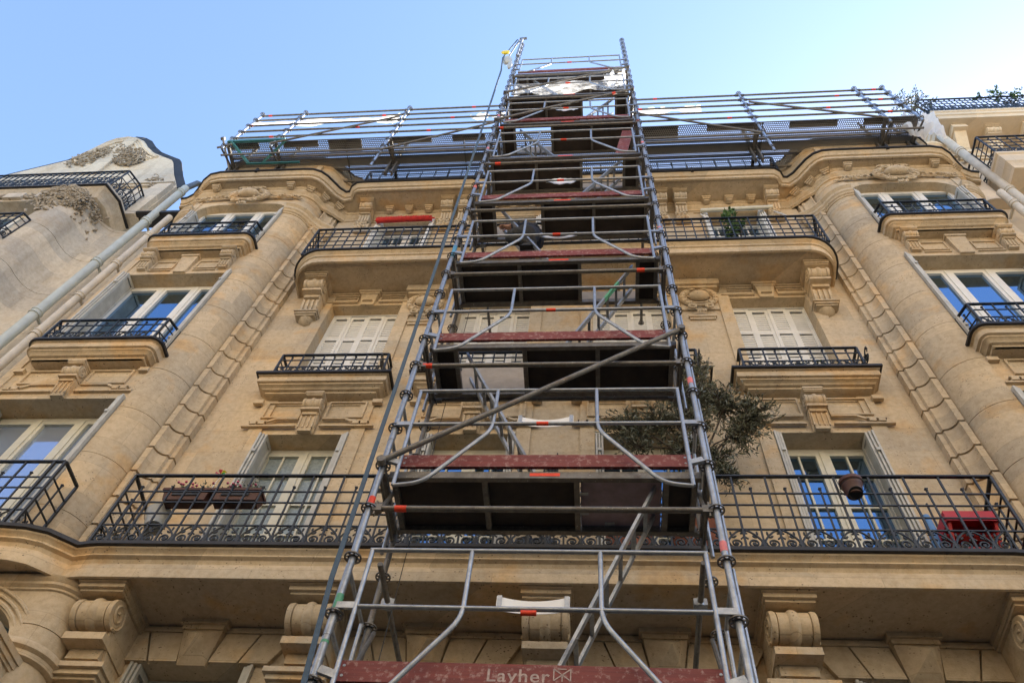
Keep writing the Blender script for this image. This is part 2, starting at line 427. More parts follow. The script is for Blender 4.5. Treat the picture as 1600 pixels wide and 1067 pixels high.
for side in (1, -1):
    def fx(mb): return mb if side == 1 else mb.mirror(MIR)
    q = MB().sweep(dens(quoin), levels(7.1, 16.88, .4655, .035, .035) + [(.03, 16.9), (.03, WTOP)]); part("quoin", fx(q), 'stone', B)
    c = MB().sweep(dens(cyl), levels(7.05, WTOP, .931, .010, .008)); part("rounded_corner", fx(c), 'stone', B)
    c = MB().sweep(dens(cyl2), levels(7.05, WTOP, .931, .010, .008)); part("rounded_corner", fx(c), 'stone', B)
    # capital mouldings wrapping quoin and cylinder under the cornice
    full = dens(quoin + cyl[:-1]); full = [p for p in full if not (p == (4.45, -.12) or p == (4.455, -.10))]
    cap = MB().sweep(dens([(4.1, -.06), (4.22, -.12), (4.36, -.2), (4.46, -.3)] + arc(4.95, -.14, .49, pi*1.1, 1.5*pi, 12, .48)),
        [(.05, 16.50), (-.02, 16.52), (-.02, 16.56), (-.05, 16.58), (-.05, 16.62), (-.08, 16.65), (-.08, 16.72), (-.03, 16.76), (-.10, 16.84), (-.10, 16.88), (.05, 16.90)])
    part("capital_moulding", fx(cap), 'stone', B)
    cap = MB().sweep(dens(arc(6.95, -.14, .42, 1.5*pi, 2*pi, 12, .48) + [(7.372, .1)]),
        [(.05, 16.50), (-.02, 16.52), (-.02, 16.56), (-.05, 16.58), (-.05, 16.62), (-.08, 16.65), (-.08, 16.72), (-.03, 16.76), (-.10, 16.84), (-.10, 16.88), (.05, 16.90)])
    part("capital_moulding", fx(cap), 'stone', B)
    # bay spandrels
    for z0, z1 in ((10.05, 11.12), (13.85, 14.85)):
        part("bay_spandrel", fx(MB().box(4.953, 6.929, -.60, .1, z0, z1)), 'stone', B, None, None, False)
    sp = MB().box(4.953, 6.929, -.60, .1, 17.14, WTOP)
    # ground and first floor of the bay: a broad bow with a low arched light and scroll brackets
    lp = [(3.70, .05), (3.70, -.38)] + arc(4.00, -.40, .30, pi, 1.5*pi, 10)[1:] + [(4.02, -.70), (4.02, .0)]
    rp_ = [(7.12, .0), (7.12, -.70)] + arc(7.13, -.25, .45, 1.5*pi, 2*pi, 10) + [(7.60, .3)]
    for pth in (lp, rp_): part("bow_corner", fx(MB().sweep(dens(pth), levels(0, 7.06, .7, .012, .01))), 'stone', B)
    el = [(5.56 + 1.50*cos(t), 6.07 + .66*sin(t)) for t in [pi*q_/24 for q_ in range(25)]]
    part("arched_head", fx(MB().xz([(4.022, 7.15), (4.022, 6.07)] + el[::-1] + [(7.118, 6.07), (7.118, 7.15)], -.699, .1)), 'stone', B, None, None, True)
    am = MB()
    for off, yy, rr in ((.04, -.71, .022), (.10, -.715, .016), (.17, -.71, .020)):
        am.tube([(5.56 + (1.50+off)*cos(t), yy + (.0 if abs(cos(t)) < .9 else (abs(cos(t))-.9)*1.6*(1 if off > .1 else .3)), 6.07 + (.66+off*.9)*sin(t)) for t in [pi*q_/30 for q_ in range(31)]], rr, 6)
    part("archivolt", fx(am), 'stone', B)
    o_ = part("glass", fx(MB().box(4.03, 7.1, -.36, -.34, 6.08, 6.76)), 'glass', B, None, None, False)
    part("string_course", fx(MB().sweep([(3.66, .05), (3.66, -.38)] + arc(4.00, -.40, .34, pi, 1.5*pi, 10)[1:] + [(7.13, -.74)] + arc(7.13, -.25, .49, 1.5*pi, 2*pi, 8), [(.2, 6.10), (-.03, 6.10), (-.05, 6.07), (-.05, 6.03), (-.01, 6.01), (-.01, 5.96), (.03, 5.94), (.2, 5.94)])), 'stone', B)
    part("bay_wall", fx(MB().box(4.022, 7.118, -.40, .1, 0, 5.95)), 'stone', B, None, None, False)
    bp_ = dens([(3.66, .05), (3.66, -.38)] + arc(4.00, -.40, .34, pi, 1.5*pi, 12)[1:] + [(7.13, -.74)] + arc(7.13, -.25, .49, 1.5*pi, 2*pi, 8))
    part("corbel_moulding", fx(MB().sweep(bp_, [(.06, 6.66), (.02, 6.68), (.02, 6.70), (-.01, 6.72), (-.01, 6.75), (-.04, 6.78), (-.05, 6.80)])), 'stone', B)
    # rounded upper corners of the top window
    for x0, sg in ((4.953, 1), (6.929, -1)):
        r = .46; pl = [(x0, 17.14)] + [(x0 + sg*(r - r*cos(t)), 17.14 - r + r*sin(t)) for t in [i*pi/16 for i in range(8, -1, -1)]]
        sp.xz(pl, -.60, .1)
    part("bay_spandrel", fx(sp), 'stone', B, None, None, False)

# ---------------------------------------------------------------- slabs
LEAD = [(-.02, .012), (-.035, -.004), (-.035, -.045), (-.018, -.052)]
def slab_part(name, path, z, prof, wallY=.05, lead=True):
    mb = MB().slab(path, [(.0, z-.052)] + [(d, z-h) for d, h in prof], wallY)
    o = part(name, mb, 'stone', B)
    if lead:
        l = MB().slab(path, [(d, z+h) for d, h in LEAD], wallY)
        part("lead_edging", l, 'lead', o, None)
    return o
bowR = [(3.70, -.83), (3.80, -.82), (3.93, -.80), (4.04, -.88), (4.18, -.98), (4.38, -1.04), (4.72, -1.07), (6.9, -1.07), (7.15, -1.0), (7.35, -.85), (7.5, -.6), (7.55, .0)]
bowL = [(mx(x), y) for x, y in bowR][::-1]
slab_part("balcony_slab", bowL + bowR, 7.19, [(.005, .07), (.03, .085), (.045, .11), (.03, .14), (.07, .16), (.085, .20), (.06, .25), (.05, .27), (.05, .40), (.075, .405), (.085, .37), (.14, .36)])
p5 = [(-5.24, .02)] + arc(-4.68, -.21, .56, pi, 1.5*pi, 8) + arc(3.53, -.21, .56, 1.5*pi, 2*pi, 8) + [(4.09, .02)]
slab_part("balcony_slab", p5, 14.32, [(.005, .07), (.03, .085), (.055, .12), (.04, .14), (.04, .17), (.065, .18), (.075, .33), (.11, .335), (.13, .29)])
# cornice: central run, then S curves over the bays
def corn(c):  # c = extra outward push
    R = [(3.60, -.70), (3.74, -.69), (3.86, -.62), (3.93, -.50), (4.02, -.49), (4.14, -.58), (4.25, -.72), (4.36, -.86), (4.48, -.96), (4.64, -1.02), (4.84, -1.03),
         (6.7, -1.03), (6.93, -.99), (7.1, -.88), (7.25, -.72), (7.42, -.56), (7.6, -.48), (7.75, -.46)]
    return [(mx(x), y) for x, y in R][::-1] + R
CZ = 17.97
slab_part("cornice", corn(0), CZ, [(.0, .06), (.02, .075), (.045, .11), (.06, .14), (.05, .155), (.085, .16), (.085, .25), (.12, .255), (.13, .225)], .2)
# bed moulding under the soffit following the wall plan
bedR = [(4.05, -.02), (4.16, -.10), (4.28, -.20), (4.46, -.31)] + arc(4.95, -.14, .49, pi*1.15, 1.5*pi, 10, .48) + [(6.93, -.62)] + arc(6.95, -.14, .42, 1.5*pi, 2*pi, 8, .48)
bed = MB().sweep([(XL+.1, 0), (XR-.1, 0)], [(.02, 17.45), (-.03, 17.47), (-.03, 17.52), (-.09, 17.58), (-.09, 17.63), (-.12, 17.65), (-.12, 17.742)])
part("bed_moulding", bed, 'stone', B)
for s_ in (1, -1):
    bed = MB().sweep(dens(bedR), [(.02, 17.45), (-.03, 17.47), (-.03, 17.52), (-.09, 17.58), (-.09, 17.63), (-.12, 17.65), (-.12, 17.742)])
    if s_ < 0: bed.mirror(MIR)
    part("bed_moulding", bed, 'stone', B)
# modillions
modm = MB().box(-.09, .09, -.13, 0, -.07, 0).box(-.075, .075, -.11, 0, -.11, -.07).box(-.055, .055, -.08, 0, -.15, -.11).mesh("modillion", M['stone'])
for cx in (-4.25, -3.83, -3.41, -2.0, -1.6, -1.2, .25, .63, 1.03, 2.38, 2.84, 3.28):
    put("modillion", modm, B, (cx, -.115, 17.738))
for x, y, a in ((4.20, -.24, -50), (4.47, -.46, -55), (4.72, -.62, -25), (5.1, -.73, 0), (6.75, -.73, 0), (7.15, -.62, 35)):
    put("modillion", modm, B, (x, y, 17.738), (0, 0, radians(a)))
    put("modillion", modm, B, (mx(x), y, 17.738), (0, 0, radians(-a)))

# curved parapet above each bay
pr = [(3.90, -.44), (4.08, -.50), (4.22, -.66), (4.34, -.82), (4.50, -.91), (4.72, -.95), (6.62, -.95), (6.84, -.9), (7.0, -.78), (7.1, -.62), (7.15, -.3)]
for s_ in (1, -1):
    mb = MB().sweep(pr, [(.6, 18.93), (0, 18.93), (.0, 18.88), (.03, 18.86), (.05, 18.80), (.04, 18.78), (.09, 18.76), (.10, 18.68), (.13, 18.66), (.13, 18.15), (.07, 18.10), (.07, 17.96)])
    ld = MB().sweep(pr, [(.6, 18.945), (-.02, 18.945), (-.03, 18.93), (-.03, 18.905), (-.01, 18.90)])
    pn = MB()
    for k in range(3):  # oval strapwork on the parapet face
        cx = 5.05 + k*.72; ov = [(cx + .33*cos(t), -.84 - .0, 18.36 + .17*sin(t)) for t in [2*pi*i/20 for i in range(21)]]
        pn.tube(ov, .022, 6)
        pn.lathe((cx, -.83, 18.36), (0, -1, 0), [(0, .09), (.03, .08), (.04, .04), (.045, .01)], 12)
    pn.box(4.66, 4.78, -.865, -.8, 18.15, 18.66).box(6.72, 6.84, -.865, -.78, 18.15, 18.66)
    if s_ < 0: mb.mirror(MIR); ld.mirror(MIR); pn.mirror(MIR)
    o = part("parapet", mb, 'stone', B); part("lead_edging", ld, 'lead', o); part("strapwork", pn, 'stone', o)
for x in (5.9, mx(5.9), .9, -2.4, 2.1):
    y = -1.02 if abs(x + .6) > 5 else -.69
    part("gutter_outlet", MB().tube([(x, y-.02, CZ-.07), (x, y-.03, CZ+.07)], .035, 8), 'lead', B)

# attic and roof
at = MB().box(mx(7.6), 7.6, .25, .45, WTOP, 20.2); part("attic_wall", at, 'stone', B, None, None, False)
rf = MB().yz([(.18, 20.2), (.9, 21.3), (6, 22.2), (6, 20.2)], mx(7.6), 7.6)
for i in range(24): rf.bar((mx(7.5)+i*.68, .17, 20.2), (mx(7.5)+i*.68, .88, 21.3), .03, .04)
part("roof", rf, 'zinc', B, None, None, False)
blk = MB().box(-9.0, -8.45, -.35, 3, 17.9, 19.7).box(-9.06, -8.4, -.42, 3, 19.7, 19.82).box(-8.95, -8.5, -.30, 2, 19.82, 20.9)
part("party_wall", blk, 'stone', B, None, None, False)
blk = MB().box(7.25, 7.95, -.2, 3, 17.9, 19.6).box(7.2, 8.0, -.27, 3, 19.6, 19.7)
part("party_wall", blk, 'stone_r', B, None, None, False)
for a, b in WIN:
    wmb = MB().box(a-.06, b+.06, .19, .26, 18.05, 20.05); part("attic_window", wmb, 'white_paint', B, None, None, False)
    part("glass", MB().box(a+.04, b-.04, .175, .2, 18.15, 19.95), 'glass', B, None, None, False)

# ---------------------------------------------------------------- consoles
def spiral(cy, cz, r, x, turns=1.7, n=26, sgn=1):
    return [(x, cy + sgn*r*(1-i/n*.86)*cos(-pi/2 + 2*pi*turns*i/n), cz + r*(1-i/n*.86)*sin(-pi/2 + 2*pi*turns*i/n)) for i in range(n+1)]
def console_mb(w, d, h, foot=True, cap=1.25, rf=.15):
    """scroll bracket; local origin at wall, top centre; extends to -d and down h"""
    m = MB(); c = cap*w/2; ch = h*.11
    m.box(-c, c, -d, 0, -ch*.45, 0).box(-c*.94, c*.94, -d*.95, 0, -ch*.8, -ch*.45).box(-c*.88, c*.88, -d*.9, 0, -ch, -ch*.8)
    r = h*rf; cy, cz = -d*.88 + r, -ch - r
    pol = [(0, -ch), (cy, -ch)] + [(cy + r*.92*cos(t), cz + r*.92*sin(t)) for t in [pi/2 + i*pi/10 for i in range(1, 13)]]
    pol += [(-d*.38, -h*.62), (-d*.30, -h*.80), (-d*.26, -h), (0, -h)]
    m.yz(pol, -w*.34, w*.34)
    pr = []
    for t, k in ((-.5, .96), (-.42, 1.0), (-.37, .95), (-.355, .80), (-.31, .86), (-.27, .78), (-.245, .55), (-.20, .66), (-.14, .88), (-.07, 1.03), (0, 1.08), (.07, 1.03), (.14, .88), (.20, .66), (.245, .55), (.27, .78), (.31, .86), (.355, .80), (.37, .95), (.42, 1.0), (.5, .96)):
        pr.append((t*w, r*k))
    m.lathe((0, cy, cz), (1, 0, 0), pr, 20)
    for sx in (-1, 1):
        m.tube(spiral(cy, cz, r*.86, sx*w*.5), r*.10, 5)
        # side web
        m.yz([(0, -ch), (cy, -ch), (cy, cz-r*.7), (-d*.42, -h*.55), (-d*.30, -h*.8), (0, -h)], sx*w*.36, sx*w*.46)
    m.box(-w*.5, w*.5, -d*.72, 0, -h*.49, -h*.425).box(-w*.40, w*.40, -d*.52, 0, -h*.58, -h*.49)
    for k in range(4):
        x = (-.36 + k*.24)*w
        m.bar((x, -d*.40, -h*.60), (x, -d*.29, -h*.92), w*.11, d*.08, (1, 0, 0))
    if foot:
        m.box(-w*.62, w*.62, -d*.40, 0, -h*1.0, -h*.96).box(-w*.56, w*.56, -d*.35, 0, -h*1.05, -h*1.0).box(-w*.5, w*.5, -d*.3, 0, -h*1.09, -h*1.05)
        m.lathe((0, 0, -h*1.09), (0, 0, -1), [(0, w*.42), (h*.06, w*.34), (h*.12, w*.12), (h*.14, .004)], 16)
    return m
con2 = console_mb(.40, .74, 1.15, False, 1.22, .135)
con2.box(-.30, .30, -.46, 0, -.80, -.75).box(-.27, .27, -.42, 0, -.85, -.80).box(-.24, .24, -.38, 0, -.88, -.85).box(-.21, .21, -.30, 0, -1.9, -.88)
for k in range(4): con2.box(-.17+k*.1, -.13+k*.1, -.325, -.29, -1.8, -.93)
con2m = con2.mesh("console", M['stone'])
for cx in (-4.70, -2.62, -.45, 1.70, 3.78): put("console", con2m, B, (cx, .0, 6.84))
big = console_mb(.50, .75, 1.2, True, 1.15, .17).mesh("console", M['stone'])
for cx in (4.10, mx(4.10), 6.95, mx(6.95)): put("console", big, B, (cx, -.40, 5.94))
con5 = console_mb(.33, .50, .86).mesh("console", M['stone'])
for cx in (-4.74, 3.66): put("console", con5, B, (cx, 0, 14.03))
con6m = console_mb(.25, .42, .66, False, 1.2)
for k in range(14):
    con6m.blob((random.uniform(-.12, .12), -.12, random.uniform(-.92, -.62)), (.04, .04, .06), 6, Matrix.Rotation(random.uniform(-1, 1), 3, 'Y'))
con6m.box(-.14, .14, -.09, 0, -.95, -.66)
con6 = con6m.mesh("console", M['stone'])
for cx in (-4.72, -2.98, -2.62, -.72, -.32, 1.44, 1.84, 3.66): put("console", con6, B, (cx, -.02, 17.74))
key = console_mb(.26, .22, .56, False, 1.0).mesh("keystone", M['stone'])

# cartouche with scrolls
def cartouche_mb(s=1.0):
    m = MB()
    m.blob((0, -.10*s, -.02*s), (.17*s, .10*s, .12*s), 16)
    m.tube([(.20*s*cos(t), -.06*s, -.02*s + .15*s*sin(t)) for t in [2*pi*i/24 for i in range(25)]], .018*s, 6)
    for sg in (-1, 1):
        pts = []; n = 30
        for i in range(n+1):
            a = -pi*.5 + 1.35*pi*i/n; r = .27*s
            pts.append((sg*(r*cos(a)*1.0), -.07*s, -.02*s + r*sin(a)*.95))
        m.tube(pts, [.02*s + .035*s*sin(pi*i/n) for i in range(n+1)], 8)
        c = (sg*.11*s, .22*s); sp = [(c[0] + sg*.10*s*(1-i/22*.85)*cos(-pi*.1 + 2*pi*1.4*i/22), -.12*s, c[1] + .08*s*(1-i/22*.85)*sin(-pi*.1 + 2*pi*1.4*i/22)) for i in range(23)]
        m.tube(sp, .024*s, 6)
        c = (sg*.12*s, -.34*s); sp = [(c[0] + sg*.08*s*(1-i/18*.8)*cos(pi*.5 - 2*pi*1.2*i/18), -.09*s, c[1] + .07*s*(1-i/18*.8)*sin(pi*.5 - 2*pi*1.2*i/18)) for i in range(19)]
        m.tube(sp, .022*s, 6)
        for k in range(6):
            a = -1.0 + k*.38; m.blob((sg*.27*s*cos(a), -.11*s, -.02*s+.25*s*sin(a)), (.045*s, .02*s, .014*s), 6, Matrix.Rotation(-sg*a, 3, 'Y'))
    for k in range(-2, 3): m.blob((k*.035*s, -.12*s, .26*s - abs(k)*.02*s), (.018*s, .03*s, .07*s), 6, Matrix.Rotation(k*.25, 3, 'Y'))
    for k in range(5): m.blob(((k-2)*.03*s, -.08*s, -.42*s-random.random()*.06*s), (.02*s, .02*s, .05*s), 5)
    return m
cart = cartouche_mb(1.0)
cart.box(-.36, .36, -.20, 0, .24, .42).box(-.32, .32, -.16, 0, .18, .24).box(-.30, .30, -.03, 0, -.35, .18)
cartm = cart.mesh("cartouche", M['stone'])
for cx in (-2.80, 1.75): put("cartouche", cartm, B, (cx, 0, 13.60))
part("pier_moulding", MB().box(-3.02, -2.58, -.05, 0, 13.0, 13.05).box(-3.0, -2.6, -.03, 0, 12.94, 13.0), 'stone', B)
part("pier_moulding", MB().box(1.53, 1.97, -.05, 0, 13.0, 13.05).box(1.55, 1.95, -.03, 0, 12.94, 13.0), 'stone', B)
for s_ in (1, -1):
    m = MB(); cx = 5.94; m.add([(x*1.45+cx, y*1.3-.62, z*1.05+17.40) for x, y, z in cartouche_mb(.95).v], cartouche_mb(.95).f)
    for sg in (-1, 1):  # garland of leaves
        for k in range(46):
            t = k/46; x = cx + sg*(.38 + .75*t); z = 17.44 - .14*t + random.uniform(-.07, .07)*(1-t*.5); 
            m.blob((x, -.64-random.uniform(0, .05), z), (.05, .03, .018), 5, Matrix.Rotation(sg*random.uniform(-.2, 1.2), 3, 'Y'))
        m.tube([(cx+sg*(.3+.9*i/10), -.65, 17.34 - .13*(i/10)**2 + .02) for i in range(11)], .016, 6)
    if s_ < 0: m.mirror(MIR)
    part("cartouche", m, 'stone', B)

# ---------------------------------------------------------------- lintel panels
def rect_frame(m, x0, x1, z0, z1, y, t=.022, d=.02):
    m.box(x0, x1, y-d, y, z1-t, z1); m.box(x0, x1, y-d, y, z0, z0+t)
    m.box(x0, x0+t, y-d, y, z0+t, z1-t); m.box(x1-t, x1, y-d, y, z0+t, z1-t)
def lintel_panel(x0, x1, z0, y, h, name="lintel_panel", keyed=True):
    """ornament between a window head z0 and the ledge h above it"""
    m = MB(); c = (x0+x1)/2
    for sg, xa, xb in ((-1, x0-.30, c-.17), (1, c+.17, x1+.30)):
        m.box(xa, xb, y-.045, y, z0+.10, z0+.125).box(xa+.02, xb, y-.03, y, z0+.125, z0+.15)
        xo = x0-.10 if sg < 0 else x1+.10
        m.box(xo-.12, xo+.12, y-.05, y, z0+.20, z0+.225)
        m.box(xo-.10, xo-.015, y-.05, y, z0+.15, z0+.198).box(xo+.015, xo+.10, y-.05, y, z0+.15, z0+.198)
        xi = xo - sg*.22
        m.box(min(xi, c+sg*.17), max(xi, c+sg*.17), y-.035, y, z0+.27, z0+.295)
        m.bar((xi, y-.018, z0+.282), (xo-sg*.10, y-.018, z0+.215), .035, .025, (0, 1, 0))
        rect_frame(m, min(xo, c+sg*.17), max(xo, c+sg*.17), z0+.31, z0+h-.04, y, .025, .03)
        m.box(xo+sg*.14-.07, xo+sg*.14+.07, y-.06, y, z0+h-.10, z0+h-.02)
    o = part(name, m, 'stone', B)
    if keyed: put("keystone", key, B, (c, y, z0+h-.05), None, (1, 1, (h-.03)/.56))
    return o
for a, b in WIN: lintel_panel(a, b, 10.03, -.028, .72)
for x0, x1 in ((4.953, 6.929), (mx(6.929), mx(4.953))):
    lintel_panel(x0+.3, x1-.3, 10.07, -.60, .68)
    # bracketed panel with a tapered keystone under the top balconette
    m = MB(); c = (x0+x1)/2; z = 13.87
    m.box(c-.17, c+.17, -.70, -.60, z+.52, z+.58); m.add([(c-.15, -.68, z+.52), (c+.15, -.68, z+.52), (c+.11, -.64, z), (c-.11, -.64, z), (c-.15, -.6, z+.52), (c+.15, -.6, z+.52), (c+.11, -.6, z), (c-.11, -.6, z)],
        [(0,1,2,3), (4,7,6,5), (0,4,5,1), (1,5,6,2), (2,6,7,3), (3,7,4,0)])
    for sg in (-1, 1):
        m.box(min(c+sg*.2, c+sg*.62), max(c+sg*.2, c+sg*.62), -.625, -.60, z+.08, z+.10)
        rect_frame(m, min(c+sg*.2, c+sg*.60), max(c+sg*.2, c+sg*.60), z+.16, z+.44, -.60, .02, .025)
    part("lintel_panel", m, 'stone', B)
    for sg in (-1, 1): put("console", con_s if 'con_s' in globals() else globals().setdefault('con_s', console_mb(.22, .24, .50, False, 1.2).mesh("console", M['stone'])), B, (c+sg*.74, -.60, z+.60))
for a, b in WIN:   # under the fifth floor balcony
    m = MB(); c = (a+b)/2; z = 13.67
    m.box(c-.20, c+.20, -.12, 0, z+.30, z+.36).box(c-.17, c+.17, -.10, 0, z+.25, z+.30)
    m.add([(c-.15, -.085, z+.25), (c+.15, -.085, z+.25), (c+.11, -.04, z-.03), (c-.11, -.04, z-.03), (c-.15, 0, z+.25), (c+.15, 0, z+.25), (c+.11, 0, z-.03), (c-.11, 0, z-.03)],
        [(0,1,2,3), (4,7,6,5), (0,4,5,1), (1,5,6,2), (2,6,7,3), (3,7,4,0)])
    m.box(c-.085, c+.085, -.095, -.04, z+.04, z+.06)
    for sg in (-1, 1):
        xa, xb = sorted((c+sg*.19, c+sg*.72)); rect_frame(m, xa, xb, z+.10, z+.24, 0, .02, .03)
        m.box(xa, xb, -.05, 0, z+.05, z+.075); m.box(xa, xb, -.07, 0, z+.31, z+.34); m.box(xa, xb, -.04, 0, z+.28, z+.31)
    part("keystone", m, 'stone', B)
    # carved head above the fourth floor windows
    m = MB(); z = 17.35
    m.box(a-.15, b+.15, -.03, 0, z+.01, z+.035)
    for k in range(9): m.blob((a+.05+(b-a-.1)*k/8, -.02, z+.06), (.06, .022, .018), 6)
    part("carved_band", m, 'stone', B)
    # first floor: flared voussoirs and faceted keystone
    m = MB(); z = 6.42; c = (a+b)/2
    m.box(c-.24, c+.24, -.17, 0, z+.36, z+.41).box(c-.21, c+.21, -.14, 0, z+.31, z+.36)
    T = [(c-.20, -.12, z+.31), (c+.20, -.12, z+.31), (c+.14, -.05, z-.04), (c-.14, -.05, z-.04)]
    Pk = (c+.045, -.27, z+.15)
    m.add(T + [Pk] + [(c-.20, 0, z+.31), (c+.20, 0, z+.31), (c+.14, 0, z-.04), (c-.14, 0, z-.04)],
          [(0,1,4), (1,2,4), (2,3,4), (3,0,4), (0,5,6,1), (1,6,7,2), (2,7,8,3), (3,8,5,0)])
    for sg in (-1, 1):
        m.box(min(c+sg*.215, c+sg*.95), max(c+sg*.215, c+sg*.95), -.07, 0, z+.33, z+.39)
        for k in range(2):
            t0, t1 = .22+k*.36, .56+k*.36; b0, b1 = .16+k*.30, .44+k*.30
            q = [(c+sg*t0, z+.325), (c+sg*t1, z+.325), (c+sg*b1, z), (c+sg*b0, z)]
            if sg < 0: q = q[::-1]
            m.xz(q, -.055, 0)
    part("keystone", m, 'stone', B, None, None, False)

# ---------------------------------------------------------------- ledges and railings
def ledge(x0, x1, z, y, wallY, rnd=.0):
    r = rnd
    path = [(x0, wallY)] + (arc(x0+r, y+r, r, pi, 1.5*pi, 5) if r else [(x0, y)]) + (arc(x1-r, y+r, r, 1.5*pi, 2*pi, 5) if r else [(x1, y)]) + [(x1, wallY)]
    return slab_part("window_ledge", path, z, [(.0, .06), (.025, .07), (.035, .09), (.02, .10), (.02, .19), (.055, .20), (.055, .225), (.085, .24), (.11, .28), (.15, .29), (.15, .32), (.18, .335)], wallY)
LEDG = []
for a, b in WIN: LEDG.append(ledge(a-.33, b+.35, 11.12, -.29, .0))
for z in (11.10, 14.82):
    for x0, x1 in ((4.88, 6.86), (mx(6.86), mx(4.88))): ledge(x0, x1, z, -.92, -.55, .14)

# scrollwork module: .34 wide, .2 high, centred on a short post
def scroll_mb(wd=.34, h=.2, r=.0098):
    m = MB()
    for sg in (-1, 1):
        c = (sg*wd*.25, h*.27); n = 34; RX, RZ = wd*.185, h*.25
        sp = [(c[0] - sg*RX*(1-q_/n*.80)*cos(2*pi*1.6*q_/n), 0, c[1] - RZ*(1-q_/n*.80)*sin(2*pi*1.6*q_/n)) for q_ in range(n+1)]
        m.tube([(sg*.006, 0, h*.42), (sg*wd*.03, 0, h*.33)] + sp, r, 5); m.blob((c[0], 0, c[1]), (r*1.8, r*1.1, r*1.8), 6)
        m.tube([(sg*.006, 0, h*.05), (sg*wd*.05, 0, h*.42), (sg*wd*.16, 0, h*.66), (sg*wd*.30, 0, h*.86), (sg*wd*.40, 0, h*.95), (sg*wd*.46, 0, h*.90), (sg*wd*.455, 0, h*.80), (sg*wd*.40, 0, h*.79)], [r, r*1.1, r*1.1, r, r, r, r, r*.8], 5)
        m.tube([(sg*wd*.47, 0, h*.90), (sg*wd*.49, 0, h*.62), (sg*wd*.40, 0, h*.50)], r*.85, 5)
        m.tube([(sg*wd*.13, 0, h*.60), (sg*wd*.20, 0, h*.58)], r, 4); m.blob((sg*wd*.24, 0, h*.62), (r*2.4, r*1.1, r*1.2), 5, Matrix.Rotation(-sg*.6, 3, 'Y')); m.blob((sg*wd*.14, 0, h*.80), (r*1.4, r*1.1, r*2.4), 5)
    m.box(-.016, .016, -.012, .012, 0, h*.16)
    return m
SCR = scroll_mb().mesh("scroll_panel", M['iron'])
def railing(pts, z0, z1, bars, pitch, name="railing", parent=B, mat='iron', short=True, scroll=None, ends=True, rb=.011, mod=None):
    """pts: plan polyline of the rail; bars: relative heights of the horizontals"""
    m = MB(); H = z1-z0
    for i in range(len(pts)-1):
        a, b = Vector((*pts[i], 0)), Vector((*pts[i+1], 0))
        for hz in bars: m.bar(a+Vector((0,0,z0+hz)), b+Vector((0,0,z0+hz)), .016, .014)
        m.bar(a+Vector((0,0,z1)), b+Vector((0,0,z1)), .038, .020)
        L = (b-a).length; n = max(1, round(L/pitch))
        if L < .15: continue
        for k in range(n+1 if i == len(pts)-2 else n):
            p = a + (b-a)*(k/n)
            if short and k % 2 == 1:
                top = z0 + bars[0] + .05
                m.bar(p+Vector((0,0,z0)), p+Vector((0,0,top)), .016, .016); m.blob(p+Vector((0,0,top+.008)), (.017, .017, .013), 6)
                m.bar(p+Vector((0,0,top+.018)), p+Vector((0,0,top+.028)), .03, .03)
            else: m.bar(p+Vector((0,0,z0-.01)), p+Vector((0,0,z1)), .019, .019)
    if ends:
        for p in pts: m.bar((p[0], p[1], z0-.02), (p[0], p[1], z1), .028, .028)
    o = part(name, m, mat, parent, None, None, False)
    if scroll:
        for i in range(len(pts)-1):
            a, b = Vector((*pts[i], 0)), Vector((*pts[i+1], 0)); L = (b-a).length; n = max(1, round(L/pitch)); 
            if L < .15: continue
            ang = atan2(b.y-a.y, b.x-a.x)
            for k in range(1, n, 2) if n > 1 else (0,):
                p = a + (b-a)*(k/n)
                put("scroll_panel", mod or SCR, o, (p.x, p.y, z0+.03), (0, 0, ang), (L/n*2/.34, 1, scroll/.2))
    return o
railing([(-5.13, -.04), (-5.07, -.79), (3.96, -.79), (4.06, -.04)], 7.20, 8.25, [.79, .62, .45, .28, .01], .17, scroll=.245)
railing([(4.35, -.98), (4.75, -.99), (6.9, -.99)], 7.20, 8.25, [.79, .62, .45, .28, .01], .17, scroll=.245)
railing([(mx(6.9)-1.2, -.99), (mx(4.75), -.99), (-5.83, -.99), (-5.83, -.63)], 7.20, 8.25, [.79, .62, .45, .28, .01], .17, scroll=.245)
for a, b in WIN:
    railing([(a-.17, 0.0), (a-.17, -.23), (b+.22, -.23), (b+.22, 0.0)], 11.14, 11.68, [.40, .22, .01], .16, scroll=.20)
for z in (11.12, 14.84):
    railing([(4.97, -.62), (5.06, -.86), (6.78, -.86), (6.9, -.62)], z, z+(.62 if z < 12 else .66), [.46, .26, .01], .16, scroll=.22)
    railing([(mx(6.9), -.62), (mx(6.78), -.86), (mx(5.06), -.86), (mx(4.97), -.62)], z, z+(.62 if z < 12 else .66), [.46, .26, .01], .16, scroll=.22)
railing([(-5.24, -.02), (-5.07, -.68), (3.93, -.68), (4.09, -.02)], 14.35, 15.44, [.92, .74, .54, .36, .22, .01], .165, scroll=.19)
railing([(-4.92, -.1), (-4.88, -.62), (3.86, -.62), (3.92, -.1)], 18.0, 18.88, [.62, .34, .04], .30, short=False)

